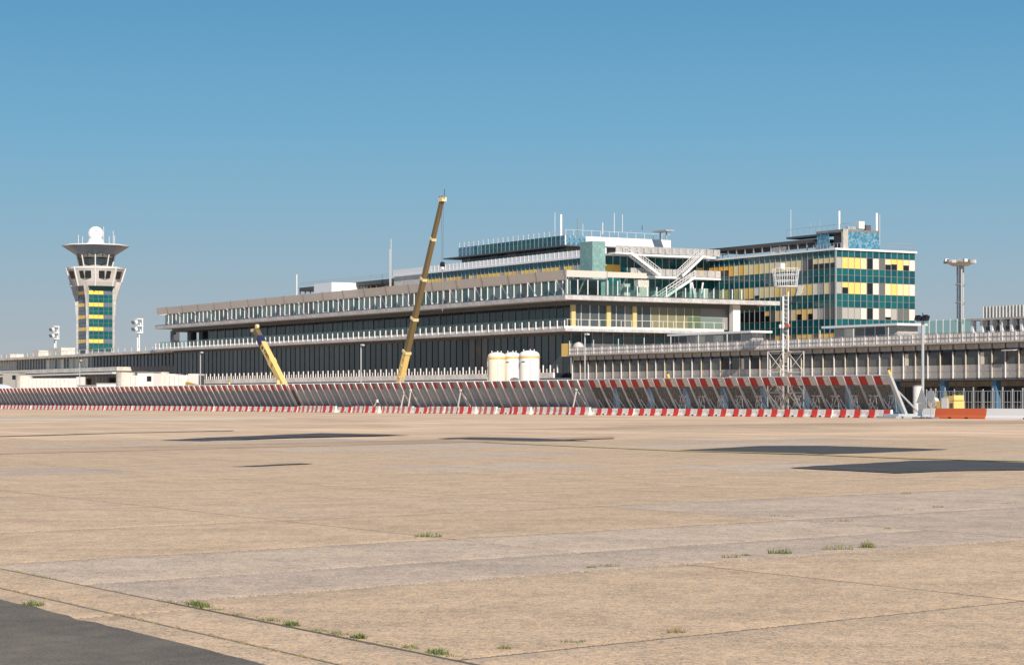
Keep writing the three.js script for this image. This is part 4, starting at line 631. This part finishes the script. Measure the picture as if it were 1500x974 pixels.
// ---------- right foreground: signs, barriers, machine, site fence ----------
{
  const zb = zFence + 1.6;
  const sign = (px, label, round) => {
    const z = zFence + 2.4, x = PX(px, z), g = thing('traffic_sign', label, 'sign', [x, 0, z]); bar(g, 'post', M.galv, V(0, 0, 0), V(0, 2.9, 0), .1, .1, true); tb(g, 'foot', M.concDark, -.9, .7, 0, .14, -.5, .5);
    if (round) { const d = mesh(g, 'sign_back', new THREE.CylinderGeometry(.55, .55, .05, 24), M.galv); d.rotation.x = Math.PI / 2; d.position.set(.05, 2.2, .07); }
    else { const s = new THREE.Shape(); s.moveTo(-.78, 1.5); s.lineTo(.78, 1.5); s.lineTo(0, 3.05); const d = mesh(g, 'sign_back', new THREE.ExtrudeGeometry(s, { depth: .04, bevelEnabled: false }), M.galv); d.position.z = .06; bx(g, 'plate_back', M.galv, -.5, .5, .95, 1.48, .06, .1); }
  };
  sign(1352, 'back of a triangular road sign with plate beside the fence end', false); sign(1364.5, 'back of a round road sign beside the orange barrier', true);
  const long = (pa, pb, mat, label) => { const xa = PX(pa, zb), xb = PX(pb, zb), g = thing('long_barrier', label, 'barrier', [xb, 0, zb]); const m = mesh(g, 'body', jersey(xb - xa - .05), mat); m.scale.set(1, 1.22, 1.15); for (const f of [.35, .68]) bx(g, 'fork_slot', M.black, -(xb - xa) * f - .2, -(xb - xa) * f + .2, .04, .16, .3, .36); return g; };
  long(1347, 1372, M.white, 'short white barrier between the signs and the orange barrier'); long(1372.5, 1447, M.orangeB, 'long orange plastic barrier'); long(1447.5, 1640, M.white, 'long white plastic barrier right of the orange one');
  { const z = 40, x = PX(1393, z), g = thing('site_generator', 'yellow site machine with white panel behind the orange barrier', 'machine', [x, 0, z]); bx(g, 'body', M.crane, -1.3, 1.3, .4, 1.7, -.7, .7); const h = bx(g, 'hood', M.crane, -.3, 1.25, 1.7, 2.2, -.65, .65); h.rotation.z = .1; bx(g, 'white_panel', M.white, -.5, .45, .9, 2.0, .72, .76); bx(g, 'exhaust_grille', M.darkGrey, .7, 1.15, 1.0, 1.5, .7, .73); for (const q of [-.9, .9]) { const w = mesh(g, 'wheel', UC, M.black); { const rim = mesh(w, 'rim', UC, M.steel); rim.scale.set(.5, 1.04, .5); } w.scale.set(.7, .25, .7); w.rotation.x = Math.PI / 2; w.position.set(q, .35, .75); bx(g, 'frame_post', M.craneShade, q - .05, q + .05, 1.7, 2.5, -.5, -.4); } bx(g, 'lifting_bar', M.craneShade, -1, 1, 2.45, 2.55, -.5, -.4); const w = mesh(g, 'hose_reel', UC, M.concLight); w.scale.set(1.2, .5, 1.2); w.rotation.x = Math.PI / 2; w.position.set(-1.9, 1.5, .5); }
  { const z = 34, x = PX(1345, z), g = thing('white_bollard_tank', 'pale upright cylinder beside a blue column', 'cylinder', [x, 0, z]); const c = mesh(g, 'cylinder', new THREE.CylinderGeometry(.5, .5, 3.3, 18), M.whiteDull); c.position.y = 1.65; const t = mesh(g, 'cap', new THREE.CylinderGeometry(.52, .52, .12, 18), M.grey); t.position.y = 3.32; }
  { const z = 38, xa = PX(1358, z), xb = PX(1560, z), n = 14, g = thing('site_fence', 'light steel mesh site fence behind the barriers', 'fence', [xa, 0, z]); for (let k = 0; k <= n; k++) bar(g, 'post', M.galv, V((xb - xa) * k / n, 0, 0), V((xb - xa) * k / n, 2.9 + (k % 3) * .1, 0), .1); for (const y of [.5, 1.6, 2.7]) bar(g, 'rail', M.galv, V(0, y, 0), V(xb - xa, y, 0), .06); for (let k = 0; k < n * 3; k++) bar(g, 'wire', M.steel, V((xb - xa) * (k + .5) / (n * 3), .5, .02), V((xb - xa) * (k + .5) / (n * 3), 2.7, .02), .035); }
  // stored frames and barriers seen through the open mesh
  for (let k = 0; k < 9; k++) { const z = 36 + (k % 3) * 2.2, x = PX(1015 + k * 34, z); const g = thing('stored_barrier', ['stored orange plastic barrier behind the mesh fence', 'stored white plastic barrier behind the mesh fence'][k % 2], 'barrier', [x, 0, z], 'plastic barriers stored behind the mesh fence'); const m = mesh(g, 'body', jersey(2.2), k % 2 ? M.whiteDull : M.orangeB); for (const f of [-.6, -1.5]) bx(g, 'fork_slot', M.black, f - .12, f + .12, .05, .15, .27, .32); }
  for (let k = 0; k < 12; k++) { const z = 30 + (k % 4) * 2, x = PX(1000 + k * 28, z), g = thing('steel_trestle', 'galvanised trestle stored behind the mesh fence', 'trestle', [x, 0, z], 'steel trestles stored behind the mesh fence'); joinBars(g, 'frame', M.galv, [[V(-.8, 0, 0), V(-.4, 2.2, 0)], [V(.8, 0, 0), V(.4, 2.2, 0)], [V(-.6, 1.1, 0), V(.6, 1.1, 0)], [V(-.5, 2.2, 0), V(.5, 2.2, 0)], [V(-.7, .2, 0), V(.5, 2.2, .2)]], .1); bx(g, 'top_beam', M.galv, -.7, .7, 2.2, 2.34, -.08, .08); }
}

// ---------- left background: jet bridges, aircraft, truck ----------
function jetBridge(pa, pb, z, label, turn = .75) {
  const xa = PX(pa, z), xb = PX(pb, z), l = (xb - xa) * .52, g = thing('jet_bridge', label, 'jet bridge', [xa, 0, z], null, TH + turn);
  tb(g, 'tunnel', M.whiteGrime, 2.5, l, 4.3, 7.3, -1.4, 1.4); for (let k = 0; k < Math.floor(l / 1.1) - 3; k++) bx(g, 'tunnel_rib', M.concLight, 3 + k * 1.1, 3.2 + k * 1.1, 4.4, 7.2, 1.4, 1.48);
  const rt = mesh(g, 'rotunda', new THREE.CylinderGeometry(2.1, 2.1, 4, 18), M.concLight); rt.position.set(1.2, 6, 0); const lg = mesh(g, 'rotunda_column', new THREE.CylinderGeometry(.6, .6, 4, 12), M.whiteDull); lg.position.set(1.2, 2, 0);
  bx(g, 'drive_column', M.white, l * .75 - .2, l * .75 + .2, 0, 4.3, -1.2, -.8); bx(g, 'drive_column', M.white, l * .75 - .2, l * .75 + .2, 0, 4.3, .8, 1.2); tb(g, 'cab', M.whiteDull, l, l + 2.4, 4.1, 7.6, -1.7, 1.7); bx(g, 'cab_opening', M.darkGrey, l + 2.4, l + 2.45, 4.4, 7.2, -1.4, 1.4);
  bx(g, 'service_stair', M.white, l * .4, l * .4 + 3, 0, 3.6, 1.5, 1.7); return g;
}
jetBridge(28, 92, 12, 'white ribbed jet bridge before the distant wing'); jetBridge(176, 232, 14, 'pale jet bridge with round rotunda before the distant wing'); jetBridge(226, 270, 9, 'white jet bridge tunnel reaching the terminal base');
{ const z = 24, x = PX(0, z), g = thing('parked_aircraft', 'white aircraft nose rising above the fence', 'aircraft', [x, 0, z]); const pr = []; for (let k = 0; k <= 14; k++) { const t = k / 14; pr.push(new THREE.Vector2(2.3 * Math.sqrt(Math.max(0, 1 - t * t)), t * 9)); } const gg = new THREE.LatheGeometry([new THREE.Vector2(2.3, -22), ...pr], 28); gg.rotateZ(-Math.PI / 2); const f = mesh(g, 'fuselage', gg, M.white); f.position.y = 3.4; bx(g, 'cockpit_window', M.glassD, 5.2, 6.3, 4.2, 4.7, 1.2, 1.5); bar(g, 'nose_gear', M.galv, V(4, 0, 0), V(4, 2, 0), .3); }
{ const z = 30, x = PX(171, z), g = thing('red_truck', 'red truck roof showing above the fine mesh fence', 'truck', [x, 0, z]); bx(g, 'body', M.redB, 0, 7.5, .9, 3.9, -1.25, 1.25); bx(g, 'cab', M.redB, 7.5, 9.6, .9, 3.4, -1.25, 1.25); bx(g, 'windscreen', M.glassD, 9.6, 9.63, 2.1, 3.2, -1.1, 1.1); bx(g, 'roof_rack', M.redB, 1, 7, 4.25, 4.5, -1, 1); for (const p of [1.4, 4, 8.3]) for (const s of [-1.1, 1.1]) { const w = mesh(g, 'wheel', UC, M.black); { const rim = mesh(w, 'rim', UC, M.steel); rim.scale.set(.5, 1.04, .5); } w.scale.set(1, .35, 1); w.rotation.x = Math.PI / 2; w.position.set(p, .5, s); } for (const p of [1.2, 6.8]) bx(g, 'rack_leg', M.redB, p - .1, p + .1, 3.9, 4.3, -.9, -.8); }

// ---------- grass in the joints ----------
{
  const tuft = (px, py, w, h0, n0, label, mat, along) => { const h = h0 * (along ? .8 : 1.1), n = Math.round(n0 * 1.2);
    const c = GP(px, py), g = new THREE.Group(); const pos = [], idx = [];
    for (let k = 0; k < n; k++) {
      const t = rr(-.5, .5) * w, q = rr(-1, 1) * Math.min(w * .25, .05), a = rr(0, 6.28), hh = h * rr(.35, 1) * (1 - .5 * Math.abs(t / w)), ln = hh * rr(.2, 1.0), bw = rr(.0025, .006), ox = along ? t * cA - q * sA : t, oz = along ? t * sA + q * cA : q * 1.0;
      const dx = Math.cos(a), dz = Math.sin(a), b = pos.length / 3;
      pos.push(ox - dz * bw, 0, oz + dx * bw, ox + dz * bw, 0, oz - dx * bw, ox + dx * ln * .4 - dz * bw * .8, hh * .65, oz + dz * ln * .4 + dx * bw * .8, ox + dx * ln * .4 + dz * bw * .8, hh * .65, oz + dz * ln * .4 - dx * bw * .8, ox + dx * ln, hh, oz + dz * ln);
      idx.push(b, b + 1, b + 2, b + 1, b + 3, b + 2, b + 2, b + 3, b + 4);
    }
    const ge = new THREE.BufferGeometry(); ge.setAttribute('position', new THREE.Float32BufferAttribute(pos, 3)); ge.setIndex(idx); ge.computeVertexNormals();
    const m = mesh(scene, numbered('grass_tuft'), ge, mat || M.grass); m.position.set(c.x, TOP - .02, c.z); finish(m, label, 'grass', 'weeds growing in the pavement joints');
  };
  tuft(627, 790, .34, .10, 90, 'spreading grass tuft alone on the open slabs'); tuft(290, 893, .40, .10, 240, 'densest green clump in the joint beside the edge strip', null, true); tuft(318, 899, .16, .06, 70, 'brownish small clump beside the densest clump', M.grass2, true);
  [[366, 909, .34], [398, 915, .3], [428, 922, .16], [468, 930, .2], [495, 935, .26], [525, 941, .14], [578, 951, .24], [600, 956, .16], [640, 964, .2], [660, 968, .34]].forEach(([x, y, w], i) => tuft(x, y, w, .05 + .02 * (i % 3), 70 + (i % 3) * 30, 'low green weeds strung along the edge joint', i % 3 === 1 ? M.grass2 : M.grass, true));
  [[28, 843, .3], [48, 847, .34], [66, 851, .2]].forEach(([x, y, w]) => tuft(x, y, w, .05, 60, 'sparse weeds at the far end of the edge joint', M.grass2, true));
  for (let k = 0; k < 26; k++) { const t = rr(.33, 1), px = 690 * t + rr(-6, 6), py = 838 + (974 - 838) * px / 690 - .5; tuft(px, py, rr(.08, .34), rr(.02, .06), 30 + (k % 4) * 12, 'low green weeds strung along the edge joint', [M.grass2, M.grass, M.grassDry][k % 3], true); } tuft(45, 893, .17, .08, 110, 'leafy weed at the ragged asphalt edge');
  tuft(1144, 815, .26, .10, 90, 'grass tuft at the corner of pale slabs', M.grass); tuft(1228, 809, .34, .10, 60, 'thin grass tuft left of a bushier one', M.grass2); tuft(1272, 806, .2, .11, 90, 'bushier grass tuft right of a thin one', M.grass2);
  [[867, 836, .12], [893, 834, .22], [1070, 821, .2], [1093, 818, .1], [1147, 760, .34], [1225, 767, .5], [1300, 778, .1], [1325, 750, .34], [1376, 746, .2], [1480, 740, .3], [1327, 726, .2], [992, 933, .14], [840, 947, .18], [740, 957, .1]].forEach(([x, y, w], i) => tuft(x, y, w, .05 + .012 * (i % 3), 46, 'small scattered weeds in the slab joints', [M.grass, M.grass2, M.grassDry][i % 3]));
  // crumbled joint filler along the edge strip
  const gs = []; for (let k = 0; k < 260; k++) { const a = rr(-6, 26), p = AB(a, 6.42 + rr(-.02, .02)), s = rr(.008, .022), g = new THREE.IcosahedronGeometry(s, 0); g.scale(1, .6, 1); g.translate(p.X, TOP + s * .1, -p.Z); gs.push(g); } finish(mesh(scene, 'joint_crumbs', mergeGeometries(gs), M.grassDry), 'crumbled filler along the edge strip joint', 'debris', null, 'stuff');
}

renderer.render(scene, camera);
